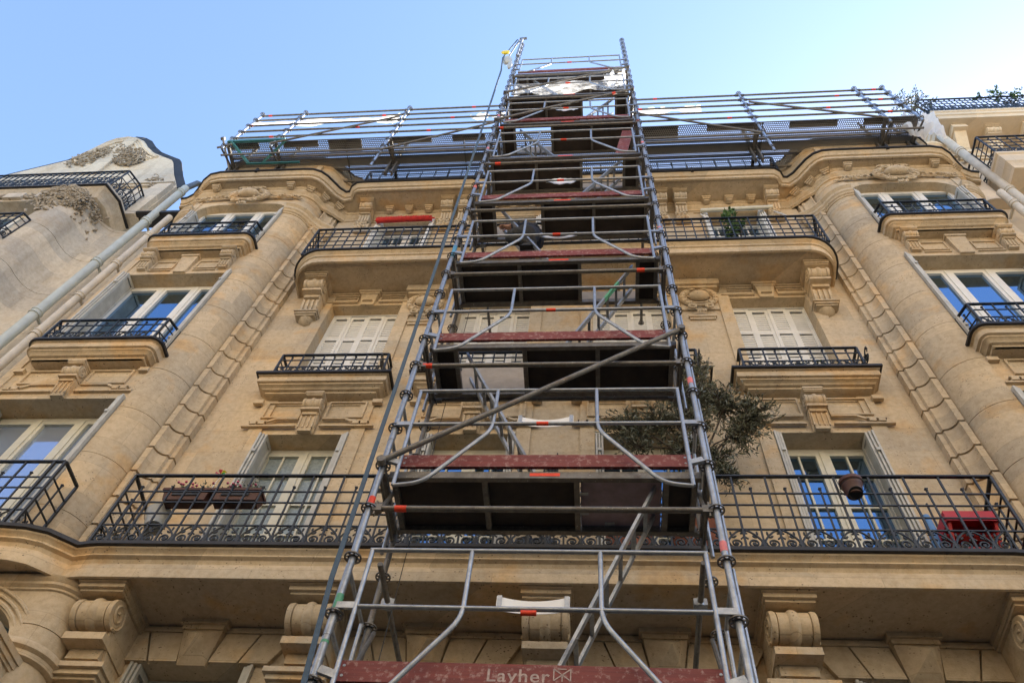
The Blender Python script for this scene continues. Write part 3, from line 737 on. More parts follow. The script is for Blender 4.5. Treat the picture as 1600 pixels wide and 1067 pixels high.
# ---------------------------------------------------------------- windows and shutters
def window(x0, x1, z0, z1, y, kind, mat='white_paint', gl='glass', curve=False):
    m = MB(); g_ = MB(); t = .055
    m.box(x0, x1, y, y+.07, z1-.07, z1).box(x0, x1, y, y+.07, z0, z0+.07).box(x0, x0+t, y, y+.07, z0+.07, z1-.07).box(x1-t, x1, y, y+.07, z0+.07, z1-.07)
    X0, X1 = x0+t, x1-t; Z0, Z1 = z0+.07, z1-.07
    if kind == 'french':
        c = (x0+x1)/2; lv = [(X0, c-.03), (c+.03, X1)]; m.box(c-.03, c+.03, y-.025, y+.06, Z0, Z1)
    else:
        w3 = (X1-X0)/3; lv = [(X0, X0+w3-.035), (X0+w3+.035, X0+2*w3-.035), (X0+2*w3+.035, X1)]
        for k in (1, 2): m.box(X0+k*w3-.035, X0+k*w3+.035, y-.025, y+.06, Z0, Z1)
    for a, b in lv:
        s = .055
        m.box(a, a+s, y-.012, y+.045, Z0, Z1).box(b-s, b, y-.012, y+.045, Z0, Z1).box(a+s, b-s, y-.012, y+.045, Z1-.07, Z1).box(a+s, b-s, y-.012, y+.045, Z0, Z0+.09)
        if kind == 'french':
            mm = (a+b)/2; m.box(mm-.012, mm+.012, y, y+.03, Z0+.09, Z1-.07)
            z = Z1-.48
            while z > Z0+.3: m.box(a+s, mm-.012, y, y+.03, z-.012, z+.012).box(mm+.012, b-s, y, y+.03, z-.012, z+.012); z -= .52
        g_.box(a+s*.8, b-s*.8, y+.032, y+.038, Z0+.05, Z1-.05)
    o = part("window", m, mat, B, None, None, False); part("glass", g_, gl, o, None, None, False)
    return o
for i, (a, b) in enumerate(WIN):
    window(a, b, .9, 2.9, .25, 'french', 'cream_paint'); window(a, b, 3.7, 6.42, .25, 'french', 'cream_paint')
    window(a, b, 7.27, 10.03, .27, 'french', 'cream_paint', 'frost' if i == 0 else 'glass')
    window(a, b, 11.12, 13.67, .34, 'french', 'white_paint')
    window(a, b, 14.32, 17.35, .27, 'french', 'white_paint')
for i, (x0, x1) in enumerate(((4.953, 6.929), (mx(6.929), mx(4.953)))):
    window(x0+.4*(1 if i == 0 else 1), x1-.4, 3.4, 5.5, -.46, 'triple')
    window(x0, x1, 7.2, 10.05, -.27, 'triple', 'cream_paint', 'glass_c' if i else 'glass')
    window(x0, x1, 11.12, 13.85, -.34, 'triple'); window(x0, x1, 14.84, 17.14, -.42, 'triple')

def folded_shutter(x, sg, z0, z1, y0, y1, leaves=3):
    """leaves stacked against the reveal; sg: direction into the opening"""
    m = MB()
    for k in range(leaves):
        xa = x + sg*(.006 + k*.036); xb = xa + sg*.026; a, b = min(xa, xb), max(xa, xb); o = k*.018
        m.box(a, b, y0+o, y0+o+.05, z0, z1).box(a, b, y1-.05, y1, z0, z1)
        m.box(a, b, y0+o+.05, y1-.05, z1-.07, z1).box(a, b, y0+o+.05, y1-.05, z0, z0+.07)
        if k == leaves-1:
            z = z0+.1
            while z < z1-.09: m.bar(((a+b)/2-.007*sg, y0+o+.05, z), ((a+b)/2-.007*sg, y1-.05, z), .010, .034, (.5*sg, 0, 1)); z += .045
        else: m.box(a+.008, b-.008, y0+o+.05, y1-.05, z0+.07, z1-.07)
    for zz in (z0+.35, z1-.4): m.box(min(x+sg*.03, x+sg*.08), max(x+sg*.03, x+sg*.08), y0-.008, y0+.012, zz, zz+.05)
    return m
for i, (a, b) in enumerate(WIN):
    for x, sg in ((a, 1), (b, -1)):
        part("shutter", folded_shutter(x, sg, 7.30, 10.02, -.05, .24), 'shutter_grey', B, None, None, False)
        part("shutter", folded_shutter(x, sg, 3.75, 6.41, -.05, .22), 'shutter_grey', B, None, None, False)
        part("shutter", folded_shutter(x, sg, 14.35, 17.33, -.10, .24), 'white_paint', B, None, None, False)
for x0, x1 in ((4.953, 6.929), (mx(6.929), mx(4.953))):
    for z0, z1 in ((7.3, 10.04), (11.15, 13.84), (14.87, 16.7)):
        for x, sg in ((x0, 1), (x1, -1)):
            part("shutter", folded_shutter(x, sg, z0, z1, -.68, -.34, 3), 'shutter_grey', B, None, None, False)
def closed_leaf(wd, h):
    m = MB(); m.box(0, .05, 0, .03, 0, h).box(wd-.05, wd, 0, .03, 0, h)
    for z in (0, h*.36, h*.68, h-.08): m.box(.05, wd-.05, 0, .03, z, z+.08)
    z = .1
    while z < h-.1:
        if not any(q-.02 < z < q+.1 for q in (h*.36, h*.68)): m.bar((.045, .015, z), (wd-.045, .015, z), .008, .034, (0, -.35, 1))
        z += .064
    return m.mesh("shutter_leaf", M['white_paint'], smooth=False)
lf = closed_leaf((1.23-.03)/4, 2.50)
for a, b in WIN:
    o = part("closed_shutter", MB().box(a+.002, b-.002, .19, .235, 13.635, 13.668).box(a+.002, a+.016, .19, .235, 11.14, 13.635).box(b-.016, b-.002, .19, .235, 11.14, 13.635), 'white_paint', B, None, None, False)
    for k in range(4): put("shutter_leaf", lf, o, (a+.016+k*.3, .195 + (.012 if k % 2 else 0), 11.13))

# rolled awnings on the fourth floor
aw = MB().tube([(-4.42, -.16, 17.12), (-3.85, -.165, 17.135), (-3.26, -.16, 17.16)], .062, 12)
aw.tube([(-4.45, -.16, 17.12), (-3.2, -.16, 17.16)], .018, 6)
for k in range(22): aw.bar((-4.40+k*.052, -.22, 17.10+random.uniform(-.02, .02)), (-4.36+k*.052, -.225, 17.16+random.uniform(-.02, .02)), .014, .012)
o = part("rolled_awning", aw, 'redcloth', B, None, "rolled up red canvas awning")
part("awning_arm", MB().bar((-4.48, -.02, 17.1), (-4.62, -.62, 15.5), .02, .02).bar((-3.2, -.02, 17.14), (-3.16, -.62, 15.5), .02, .02).tube([(-4.62, -.62, 15.5), (-3.16, -.62, 15.5)], .012, 6), 'white_paint', o)
aw = MB().tube([(2.2, -.16, 17.12), (3.62, -.16, 17.2)], .045, 10)
o = part("rolled_awning", aw, 'cream_paint', B, None, "cream rolled awning"); part("awning_arm", MB().bar((2.2, -.1, 17.1), (2.15, -.6, 15.5), .018, .018).bar((3.6, -.1, 17.2), (3.66, -.6, 15.5), .018, .018), 'white_paint', o)
# ================================================================== SCAFFOLD TOWER
SX0, SX1, SY0, SY1 = -1.695, .878, -2.27, -1.54
T = thing("scaffold_tower", "tall galvanised scaffold tower with red toe boards in the middle of the facade", "scaffold", (-.4, -1.9, 0))
def ros_mesh():
    m = MB(); r0, r1, r2, r3 = .026, .037, .052, .063; n = 32; h = .005
    def ring(ra, rb):
        v = []; f = []
        for z in (-h, h):
            for r in (ra, rb):
                for k in range(n): a = 2*pi*k/n; v.append((r*cos(a), r*sin(a), z))
        for k in range(n):
            j = (k+1) % n
            f += [(k, j, n+j, n+k), (2*n+k, 3*n+k, 3*n+j, 2*n+j), (n+k, n+j, 3*n+j, 3*n+k), (k, 2*n+k, 2*n+j, j)]
        m.add(v, f)
    ring(r0, r1); ring(r2, r3)
    for k in range(8):
        a = 2*pi*(k+.5)/8; m.bar((r1*.95*cos(a), r1*.95*sin(a), 0), (r2*1.03*cos(a), r2*1.03*sin(a), 0), .012, .0098)
    return m
ROS = ros_mesh().mesh("rosette", M['galv_old'], smooth=False)
ROSMB = ros_mesh()
cnt = [0]; rest = MB()
def standard(parent, x, y, z0, z1, mat='galv', ros0=None, colr=None):
    m = MB().tube([(x, y, z0), (x, y, z1)], .0245, 14)
    # spigot joints every two metres
    o = part("standard", m, mat, parent, (x, y, z0))
    z = ros0
    j = MB()
    while z < z1+.001:
        if z >= z0:
            if parent is T and cnt[0] >= 96: rest.add([(a+x, b+y, c+z) for a, b, c in ROSMB.v], ROSMB.f)
            else: put("rosette", ROS, o, (x, y, z)); cnt[0] += 1 if parent is T else 0
        z += .5
    return o
def head(m, x, y, z, sx):   # wedge head of a ledger
    m.box(min(x, x+sx*.07), max(x, x+sx*.07), y-.022, y+.022, z-.035, z+.035)
    m.bar((x+sx*.02, y, z+.075), (x+sx*.02, y, z-.07), .012, .03)
def ledger(parent, p, q, r=.0242, mat='galv_old', tape=None, name="ledger", heads=True):
    m = MB().tube([p, q], r, 12)
    if heads and abs(p[2]-q[2]) < .01 and abs(p[1]-q[1]) < .01:
        head(m, p[0]+.03, p[1], p[2], 1); head(m, q[0]-.03, q[1], q[2], -1)
    o = part(name, m, mat, parent, p)
    if tape:
        for t, col in tape:
            P, Q = Vector(p), Vector(q); d = (Q-P).normalized(); c = P+(Q-P)*t
            part("tape", MB().tube([c-d*.045, c+d*.045], r+.0015, 12), col, o)
    return o
for x, zt in ((SX0, 23.95), (SX1, 23.75)):
    o = standard(T, x, SY0, 0.1, zt, 'galv', .12)
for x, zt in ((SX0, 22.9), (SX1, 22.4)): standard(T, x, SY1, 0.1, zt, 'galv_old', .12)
part("rosette", rest, 'galv_old', T) if rest.v else None
if rest.v: T.children[-1]['kind'] = 'stuff'
# painted marks on the standards
for x, z, c, hgt in ((SX0, 12.9+.35-.2, 'pink', .09), (SX0, 5.95+.35-.1, 'orange', .08), (SX0, 10.75, 'paint_blue', .32), (SX1, 7.80, 'pink', .09), (SX1, 5.75, 'pink', .09), (SX1, 14.9, 'pink', .08), (SX0, 14.9, 'pink', .08), (SX1, 11.3, 'pink', .08), (SX0, 16.9, 'pink', .1), (SX1, 16.2, 'pink', .1), (SX0, 5.22, 'paint_green', .12), (SX0, 4.9, 'paint_green', .02)):
    part("tape", MB().tube([(x, SY0, z-hgt/2), (x, SY0, z+hgt/2)], .0262, 14), c, T)
for x, z in ((SX0, 5.05), (SX1, 5.22), (SX0, 7.05), (SX1, 7.22), (SX0, 9.1), (SX1, 9.2), (SX0, 11.1), (SX1, 11.2)):
    part("spigot_sleeve", MB().tube([(x, SY0, z-.1), (x, SY0, z+.1)], .0275, 14), 'galv', T)

def fillet(pts, r=.07, n=5):
    out = [Vector(pts[0])]
    for i in range(1, len(pts)-1):
        a, b, c = Vector(pts[i-1]), Vector(pts[i]), Vector(pts[i+1])
        p = b + (a-b).normalized()*r; q = b + (c-b).normalized()*r
        for k in range(n+1):
            t = k/n; out.append(p*(1-t)**2 + b*2*t*(1-t) + q*t*t)
    return out + [Vector(pts[-1])]
gm = MB(); y = 0; R_ = .0168
gm.tube([(-1.145, y, -.285), (-1.145, y, 1.0)], R_, 10); gm.tube([(1.145, y, 1.0), (1.145, y, -.285)], R_, 10)
gm.tube([(-1.16, y, 1.0), (1.16, y, 1.0)], R_, 10); gm.tube([(-1.13, y, .5), (1.13, y, .5)], R_, 10)
gm.tube(fillet([(-.44, y, 1.0), (-.44, y, .42), (-.93, y, -.255), (-1.145, y, -.285)], .11), R_, 10)
gm.tube(fillet([(.44, y, 1.0), (.44, y, .42), (.93, y, -.255), (1.145, y, -.285)], .11), R_, 10)
for sx in (-1, 1):
    gm.box(min(sx*1.14, sx*1.275), max(sx*1.14, sx*1.275), -.012, .012, .48, .53)
    gm.bar((sx*1.14, 0, -.02), (sx*1.25, 0, .02), .03, .05)
GUARD = gm.mesh("guardrail_frame", M['galv'])
em = MB()   # end guard frame (runs front to back)
em.tube([(0, -.30, -.9), (0, -.30, 1.0), ], R_, 8); em.tube([(0, .30, -.3), (0, .30, 1.0)], R_, 8)
em.tube([(0, -.30, 1.0), (0, .30, 1.0)], R_, 8); em.tube([(0, -.30, .5), (0, .30, .5)], R_, 8); em.tube([(0, -.3, -.2), (0, .3, .45)], R_, 8)
ENDG = em.mesh("end_guard", M['galv'])
tb = MB().box(-1.19, 1.19, -.014, .014, 0, .148)
TOE = tb.mesh("toe_board", M['redwood'], smooth=False)
cxT = (SX0+SX1)/2
GX = -.405
LADM = None
for k in range(9):
    z = 4.62 + 2*k
    gy = SY0 - .045
    if k not in (): g_ = put("guardrail_frame", GUARD, T, (GX, gy, z + (.0 if k else .03)))
    part("tape", MB().tube([(GX-.07, gy, z+.5), (GX+.03, gy, z+.5)], .0182, 10), 'orange', g_)
    # toe boards
    if k in (0, 1, 2, 3, 4, 6, 8):
        t_ = put("toe_board", TOE, T, (cxT, SY0+.045, z+.03))
        bolts = MB()
        for sx in (-1.13, 1.13): bolts.lathe((cxT+sx, SY0+.032, z+.07), (0, -1, 0), [(0, .010), (.004, .010), (.006, .004)], 8).lathe((cxT+sx, SY0+.032, z+.14), (0, -1, 0), [(0, .010), (.004, .010), (.006, .004)], 8)
        part("bolt", bolts, 'galv', t_)
        if k == 0:   # stencilled lettering
            tc = bpy.data.curves.new("lettering", 'FONT'); tc.body = "Layher"; tc.size = .125; tc.extrude = .0006; tc.space_character = 1.12; tc.offset = .0012
            to = bpy.data.objects.new("lettering", tc); COL.objects.link(to)
            bpy.context.view_layer.update()
            me = bpy.data.meshes.new_from_object(to.evaluated_get(bpy.context.evaluated_depsgraph_get())); bpy.data.objects.remove(to)
            me.materials.clear(); me.materials.append(plain("faded_stencil", (.52, .40, .36), .8, 0, .5, 40))
            lt = put("lettering", me, t_, (-.66, SY0+.0295, z+.055), (pi/2, 0, 0))
            em_ = MB(); ex, ez = -.205, z+.105
            for (xa, za, xb, zb) in ((-.05, -.035, .05, .045), (-.05, .045, .05, -.035), (0, -.04, 0, .0), (-.05, -.035, -.05, .045), (.05, -.035, .05, .045), (-.025, .045, .025, .045)):
                em_.bar((ex+xa, SY0+.029, ez+za), (ex+xb, SY0+.029, ez+zb), .007, .0015, (0, 1, 0))
            part("emblem", em_, me.materials[0], t_)
    # outer + inner ledgers
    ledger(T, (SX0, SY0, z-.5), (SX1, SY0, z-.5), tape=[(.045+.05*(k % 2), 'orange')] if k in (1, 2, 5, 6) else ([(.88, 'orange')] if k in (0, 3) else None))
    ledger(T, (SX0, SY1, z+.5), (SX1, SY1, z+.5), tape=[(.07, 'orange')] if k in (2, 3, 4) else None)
    if k in (2, 4): ledger(T, (SX0, SY1, z-.02), (SX1, SY1, z-.02))
    # transoms
    for x in (SX0, SX1):
        u = MB(); u.box(x-.026, x+.026, SY0+.03, SY1-.03, z-.06, z-.052).box(x-.026, x-.020, SY0+.03, SY1-.03, z-.052, z).box(x+.020, x+.026, SY0+.03, SY1-.03, z-.052, z)
        u.bar((x+.0, SY0+.03, z-.12), (x, SY1-.03, z-.12), .02, .03)
        part("transom", u, 'galv_old', T)
        sx = -1 if x == SX0 else 1
        if k < 8: put("end_guard", ENDG, T, (x+sx*.045, (SY0+SY1)/2+.01, z))
    # deck: hatch alternates sides
    right = k % 2 == 1 if k != 0 else False
    right = (k % 2 == 1)
    D = thing("d", None, None) if False else None
    y0, y1 = SY0+.06, SY1-.06; zb = z-.075; zt = z-.005
    f = MB(); f.box(SX0+.05, SX1-.05, y0, y0+.045, zb, zt+.006).box(SX0+.05, SX1-.05, y1-.045, y1, zb, zt+.006)
    bars = [-1.60, -1.38, -.68, .055, .79]
    if right: bars = [cxT*2-b for b in bars][::-1]
    for b in bars: f.box(b-.022, b+.022, y0+.045, y1-.045, zb+.01, zt)
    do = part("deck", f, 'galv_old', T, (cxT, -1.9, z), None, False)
    panels = [i for i in range(4) if i != (2 if right else 1)]
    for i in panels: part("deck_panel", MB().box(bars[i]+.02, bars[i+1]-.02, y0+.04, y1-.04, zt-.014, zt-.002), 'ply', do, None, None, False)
    hx0, hx1 = (bars[2], bars[3]) if right else (bars[1], bars[2])
    h = MB()
    if k == 1:
        h.box(hx0+.03, hx1-.03, y0+.10, y1-.05, zt-.006, zt+.008); o = part("hatch", h, 'plum', do, None, None, False)
        part("hinge", MB().box(hx0+.0, hx0+.09, y0+.2, y0+.23, zt-.012, zt-.007).box(hx0+.0, hx0+.09, y1-.2, y1-.17, zt-.012, zt-.007).box(hx0+.22, hx0+.30, y1-.09, y1-.06, zt-.012, zt-.007), 'galv', o)
    elif k == 8: part("hatch", MB().box(hx0+.02, hx1-.02, y0+.05, y1-.05, zt-.004, zt+.006), 'ply', do, None, None, False)
    elif k in (2, 4, 6): # propped open against the back
        h.bar((hx0+.02-.06, y1-.02, z+.02), (hx1-.02, y1-.02, z+.02), .02, .01) ; h = MB()
        h.add([(hx0-.06, y1-.04, z), (hx1, y1-.04, z), (hx1, y1+.02, z+.55), (hx0-.06, y1+.02, z+.55), (hx0-.06, y1-.025, z), (hx1, y1-.025, z), (hx1, y1+.035, z+.55), (hx0-.06, y1+.035, z+.55)],
              [(0,1,2,3), (4,7,6,5), (0,4,5,1), (1,5,6,2), (2,6,7,3), (3,7,4,0)])
        part("hatch", h, 'ply_grey', do, None, None, False)
    elif k in (3, 5, 7):
        h.box(hx0, hx1, y1-.035, y1-.02, z+.0, z+.22); part("hatch", h, 'ply_grey', do, None, None, False)
    # sticker on the deck edge
    if k in (1, 4, 5, 6, 3, 7): part("sticker", MB().box(cxT-.10, cxT+.14, y0-.002, y0+.001, zb+.022, zb+.058), 'orange', do, None, None, False)
    # ladder from this hatch to the deck below
    if k >= 1:
        l = MB(); xt = (hx1-.06) if right else (hx0+.10); xb = xt + (-.85 if right else .85)
        ya, yb = SY0+.22, SY0+.52
        p = [Vector((xt, yy, z+.05)) for yy in (ya, yb)]; q = [Vector((xb, yy, z-1.97)) for yy in (ya, yb)]
        for a_, b_ in zip(p, q): l.bar(a_, b_, .022, .058, (0, 1, 0))
        for i in range(1, 8):
            t = i/8; l.bar(p[0].lerp(q[0], t), p[1].lerp(q[1], t), .03, .022)
        part("ladder", l, 'galv' if k != 3 else 'galv', T, None, None, False)
        if k == 3:
            a_ = p[0].lerp(q[0], .22); b_ = p[0].lerp(q[0], .42); part("paint_mark", MB().bar(a_, b_, .024, .060, (0, 1, 0)), 'paint_green', T, None, None, False)
# top rail, upper guard
ledger(T, (SX0+.02, SY1, 22.12), (SX1, SY1, 22.12), .0242, 'galv_old', [(.12, 'orange')])
# long diagonals
def brace(p, q, mat='galv_old', tape=None):
    m = MB().tube([p, q], .0242, 12)
    o = part("diagonal_brace", m, mat, T, p)
    for c in (p, q): part("coupler", MB().lathe((c[0], c[1]-.03, c[2]), (0, 1, 0), [(0, .038), (.06, .038)], 10), 'galv_old', o)
    if tape: 
        P, Q = Vector(p), Vector(q); d = (Q-P).normalized(); c = P+(Q-P)*tape; part("tape", MB().tube([c-d*.04, c+d*.04], .0258, 12), 'orange', o)
brace((SX0, SY0-.07, 6.60), (SX1, SY0-.07, 8.64)); brace((SX0, SY0-.07, 16.45), (SX1, SY0-.07, 18.25), tape=.85); brace((SX0, SY0-.07, 18.45), (SX1, SY0-.07, 20.25))
# side bracing and wall ties
for k in range(0, 9):
    z = 4.1+2*k
    for x, s_ in ((SX0+.06, 1), (SX1-.06, -1)):
        part("side_brace", MB().tube([(x, SY0+.03, z), (x, SY1-.03, z+1.45)], .018, 8), 'galv_old', T)
for x, z in ((SX0+.10, 5.85), (SX1-.1, 5.9), (SX0+.1, 12.6), (SX1-.1, 12.9)):
    o = part("wall_tie", MB().tube([(x, SY0+.3, z), (x, -.02, z-.02)], .022, 10).lathe((x, -.05, z-.02), (0, 1, 0), [(0, .03), (.05, .05)], 10), 'galv_old', T)
    part("coupler", MB().lathe((x, SY1, z-.035), (0, 0, 1), [(0, .04), (.07, .04)], 10).box(x-.05, x+.05, SY1-.03, SY1+.03, z-.03, z+.03), 'galv', o)
part("safety_cable", MB().tube([(SX0+.13, SY1+.02, 4.2), (SX0+.16, SY1+.02, 14.0)], .004, 5), 'black', T)
for x in (SX0, SX1):
    for y in (SY0, SY1): part("base_jack", MB().box(x-.075, x+.075, y-.075, y+.075, .131, .14).tube([(x, y, .14), (x, y, .3)], .017, 8), 'galv_old', T)

# white sheets clipped to the middle guardrail tubes
def sheet(z, bend, label, x0=-.64, x1=-.165, h=.115, crumple=0):
    m = MB(); n = 12; v = []; f = []; gy = SY0-.02
    for i in range(n+1):
        t = i/n; x = x0+(x1-x0)*t; s_ = 4*t*(1-t)
        for j in range(3):
            u = j/2; zz = z + (h + bend*s_)*u; yy = gy + .035*s_*(1-u*.3) - .01 + (random.uniform(-.01, .01) if crumple else 0)
            v.append((x, yy, zz+(random.uniform(-.015, .015) if crumple and j else 0)))
    for i in range(n):
        for j in range(2): a = i*3+j; f.append((a, a+3, a+4, a+1))
    m.add(v, f); o2 = [(x, y+.004, z_) for x, y, z_ in v]; m.add(o2, [q[::-1] for q in f])
    o = solo("white_sheet", m, 'plate', label, "sheet", (x0, gy, z), "white sheets fixed to the scaffold guardrails")
    for x in (x0+.005, x1-.035): part("batten", MB().box(x, x+.030, gy-.016, gy-.011, z, z+h), 'galv', o, None, None, False)
sheet(5.155, -.02, "white curved sheet on the lowest guardrail, above the lettered red board")
sheet(7.14, -.03, "white sheet sagging on the guardrail just above the long diagonal scaffold tube")
sheet(11.10, -.07, "narrow white sheet on the guardrail beside the climbing worker", h=.10)
sheet(13.10, .10, "crumpled white bag-like sheet on the guardrail two lifts above the worker", h=.10, crumple=1)
sheet(17.12, .06, "small white sheet under the plastic film near the tower top", h=.06, crumple=1)

# hoist with strap
hz = 22.9
H = thing("hoist_pulley", "white and yellow pulley hoist hanging at the top left corner of the scaffold tower", "hoist", (SX0-.12, SY0-.05, 23.0))
part("hoist_bracket", MB().bar((SX0-.03, SY0-.04, 22.2), (SX0-.03, SY0-.04, 24.4), .05, .05).bar((SX0-.1, SY0-.04, 24.3), (SX0+.08, SY0-.04, 24.35), .06, .06).bar((SX0-.03, SY0-.04, 24.3), (SX0-.16, SY0-.04, 23.3), .03, .03), 'galv', H)
part("pulley_housing", MB().blob((SX0-.20, SY0-.08, 21.45), (.12, .09, .30), 14).blob((SX0-.10, SY0-.08, 20.95), (.06, .06, .36), 10), 'bucket', H)
part("pulley_wheel", MB().lathe((SX0-.26, SY0-.24, 21.75), (0, 1, 0), [(0, .09), (.03, .11), (.06, .09)], 14), 'yellow', H)
part("hook_chain", MB().tube([(SX0-.1, SY0-.04, 24.2), (SX0-.2, SY0-.08, 21.9)], .014, 6), 'galv_old', H)
rp = [(SX0-.13, SY0-.10, 23.9), (SX0-.30, SY0-.16, 21.4)]
for x_, z_ in ((-1.93, 20.2), (-1.88, 16.8), (-1.825, 12.4), (-1.775, 8.5), (-1.755, 6.6), (-1.74, 5.3), (-1.68, 4.4), (-1.66, 2.5)): rp.append((x_, -2.40, z_))
rope = MB()
for a_, b_ in zip(rp[:-1], rp[1:]): rope.bar(a_, b_, .034, .012, (0, 1, 0))
solo("hoist_strap", rope, 'rope', "long slate blue strap hanging down the left side of the scaffold tower", "strap", rp[0])
# red plank leaning in the tower
PL = MB().bar((.52, SY0+.12, 14.72), (.70, SY0+.22, 16.35), .19, .03, (0, 1, 0)); solo("leaning_plank", PL, 'redwood', "red stained plank standing on end inside the upper right of the scaffold tower", "plank", (.52, SY0+.12, 14.72))
# plastic film near the top
def drape(x0, x1, y, z0, z1, nx=24, nz=8, amp=.05, seed=1, sl=0, sag=.1):
    rnd = random.Random(seed); v = []; f = []
    ph = [rnd.uniform(0, 6) for _ in range(6)]
    for i in range(nx+1):
        for j in range(nz+1):
            u, t = i/nx, j/nz
            x = x0+(x1-x0)*u; z = z0+(z1-z0)*t + sl*u - sag*4*u*(1-u)*t + amp*sin(u*17+ph[0])*.4*t
            yy = y + amp*(sin(u*11+ph[1]+t*3)+.6*sin(u*23+ph[2]-t*5)+.5*sin(t*9+ph[3])) + rnd.uniform(-1, 1)*amp*.25
            v.append((x, yy, z))
    for i in range(nx):
        for j in range(nz): a = i*(nz+1)+j; f.append((a, a+nz+1, a+nz+2, a+1))
    return MB().add(v, f)
solo("plastic_film", drape(-1.55, .75, SY0+.09, 18.7, 19.75, 30, 10, .03, 3, .25), 'film', "clear plastic film sagging across the scaffold tower just below its top deck", "plastic film", (-.4, SY0, 19))
solo("plastic_bundle", drape(.35, .80, SY0+.02, 18.95, 20.5, 14, 16, .06, 5), 'tarp', "bunched white plastic at the right end under the tower's top deck", "plastic sheeting", (.5, SY0, 19))

# ================================================================== ROOF SCAFFOLDS
RY, RI, RZ = -1.46, -.86, 18.75
def roof_scaffold(xs, ends, label, side):
    P = thing("roof_scaffold", label, "scaffold", (sum(xs)/len(xs), RY, RZ), "roof scaffolds either side of the tower")
    for i, x in enumerate(xs):
        zb = 16.75 if abs(x - xs[1]) < .01 else 18.3
        standard(P, x, RY, zb, 20.95, 'galv_blue', 16.95)
        if i != 0: part("diagonal_strut", MB().tube([(x, RY, max(zb, 18.3)-.0), (x, -.75, RZ-.1)], .022, 8), 'galv_old', P)
        standard(P, x, RI, RZ-.3, 20.3, 'galv_old', 18.95)
        part("bracket", MB().box(x-.03, x+.03, RY, -.45, RZ-.12, RZ-.05).box(x+.05, x+.09, RI-.05, RI+.05, RZ-.75, RZ+.3).box(x-.09, x-.05, RI-.05, RI+.05, RZ-.75, RZ+.3), 'galv_old', P, None, None, False)
    a, b = min(xs), max(xs)
    for k, z in enumerate((20.82, 20.42, 19.98, 19.5, 19.02)):
        xs_ = sorted(xs)
        for i in range(len(xs_)-1):
            ledger(P, (xs_[i], RY, z), (xs_[i+1], RY, z), .0235, 'galv_old', [((.17+.37*k+.21*i) % .9+.05, 'orange')] if (k+i) % 2 == 0 else None)
    for z, y in ((RZ-.07, RI-.24), (RZ-.10, -.50), (RZ-.62, RY+.1)):
        ledger(P, (a+.03, y, z), (b-.03, y, z), .0225, 'galv_old', heads=False)
    n = int((b-a)/.43)
    for r, (y0, y1) in enumerate(((RY+.03, RY+.34), (RI-.22, RI+.10), (RI+.12, -.30), (-.28, .16))):
        d = MB().box(a, b, y0+.004, y1-.004, RZ, RZ+.003); o = part("deck_panel", d, 'perf', P, None, None, False)
        e = MB().box(a, b, y0-.003, y0+.012, RZ-.045, RZ+.006).box(a, b, y1-.012, y1+.003, RZ-.045, RZ+.006)
        for i in range(1, n):
            if i % 6 == 0: e.box(a+i*(b-a)/n-.01, a+i*(b-a)/n+.01, y0+.012, y1-.012, RZ-.03, RZ-.003)
        part("deck_edge", e, 'galv_old', P, None, None, False)
    part("timber_board", MB().box(a, b, RI-.14, RI+.06, RZ+.03, RZ+.05), 'board_grey', P, None, None, False)
    rnd = random.Random(len(xs)+side)
    x = a
    while x < b-.7:
        L = rnd.uniform(.5, 1.1); 
        part("timber_board", MB().box(x, min(b, x+L), RY+.05, RY+.2+rnd.choice((0, .13)), RZ+.03, RZ+.055), 'ply', P, None, None, False); x += L + rnd.uniform(.2, .7)
    return P
LX = [SX0-2.57*1.0, ]
PL_ = roof_scaffold([SX0-.12, SX0-2.57, SX0-5.14, SX0-6.23], None, "roof edge scaffold with perforated decks and turquoise end, left of the tower", 0)
PR_ = roof_scaffold([SX1+.12, SX1+2.57, SX1+5.14, SX1+5.75], None, "roof edge scaffold with perforated decks and plastic wrapped end, right of the tower", 1)
for P, pts in ((PL_, (((SX0-5.14, 18.35), (SX0-2.65, 20.1)), ((SX0-2.57, 17.6), (SX0-.1, 19.45)))), (PR_, (((SX1+.1, 19.55), (SX1+2.5, 17.75)), ((SX1+2.65, 20.05), (SX1+5.1, 18.4))))):
    for (xa, za), (xb, zb) in pts: part("diagonal_brace", MB().tube([(xa, RY-.05, za), (xb, RY-.05, zb)], .024, 10), 'galv_old', P, None)
for (y0, y1) in ((RY+.03, RY+.34), (RI-.22, RI+.10), (RI+.12, -.30), (-.28, .16)):
    o = part("deck_panel", MB().box(SX0-.118, SX1+.118, y0+.004, y1-.004, RZ, RZ+.003), 'perf', PL_, None, None, False)
    part("deck_edge", MB().box(SX0-.118, SX1+.118, y0-.003, y0+.012, RZ-.045, RZ+.006).box(SX0-.118, SX1+.118, y1-.012, y1+.003, RZ-.045, RZ+.006), 'galv_old', o, None, None, False)
xe = SX0-6.23
part("painted_bracket", MB().bar((xe, RY-.02, RZ-.05), (xe+1.3, RY-.02, RZ-.05), .05, .10).bar((xe+.1, RY-.03, RZ-.1), (xe+.55, RY+.35, RZ-.5), .05, .05), 'teal', PL_, None)
part("painted_bracket", MB().bar((xe+1.35, RY-.03, RZ-.05), (xe+.85, RY+.35, RZ-.5), .05, .05).bar((xe+.5, RY+.35, RZ-.5), (xe+1.7, RY+.35, RZ-.52), .04, .05), 'teal', PL_, None)
part("bracing_tube", MB().tube([(xe-.22, RY-.02, 18.95), (xe+.1, -.9, 18.2)], .024, 8).tube([(xe-.12, RY, 18.35), (xe+.15, RY, 18.55)], .024, 8).box(xe-.26, xe-.18, RY-.05, RY+.01, 18.92, 19.0), 'galv_old', PL_)
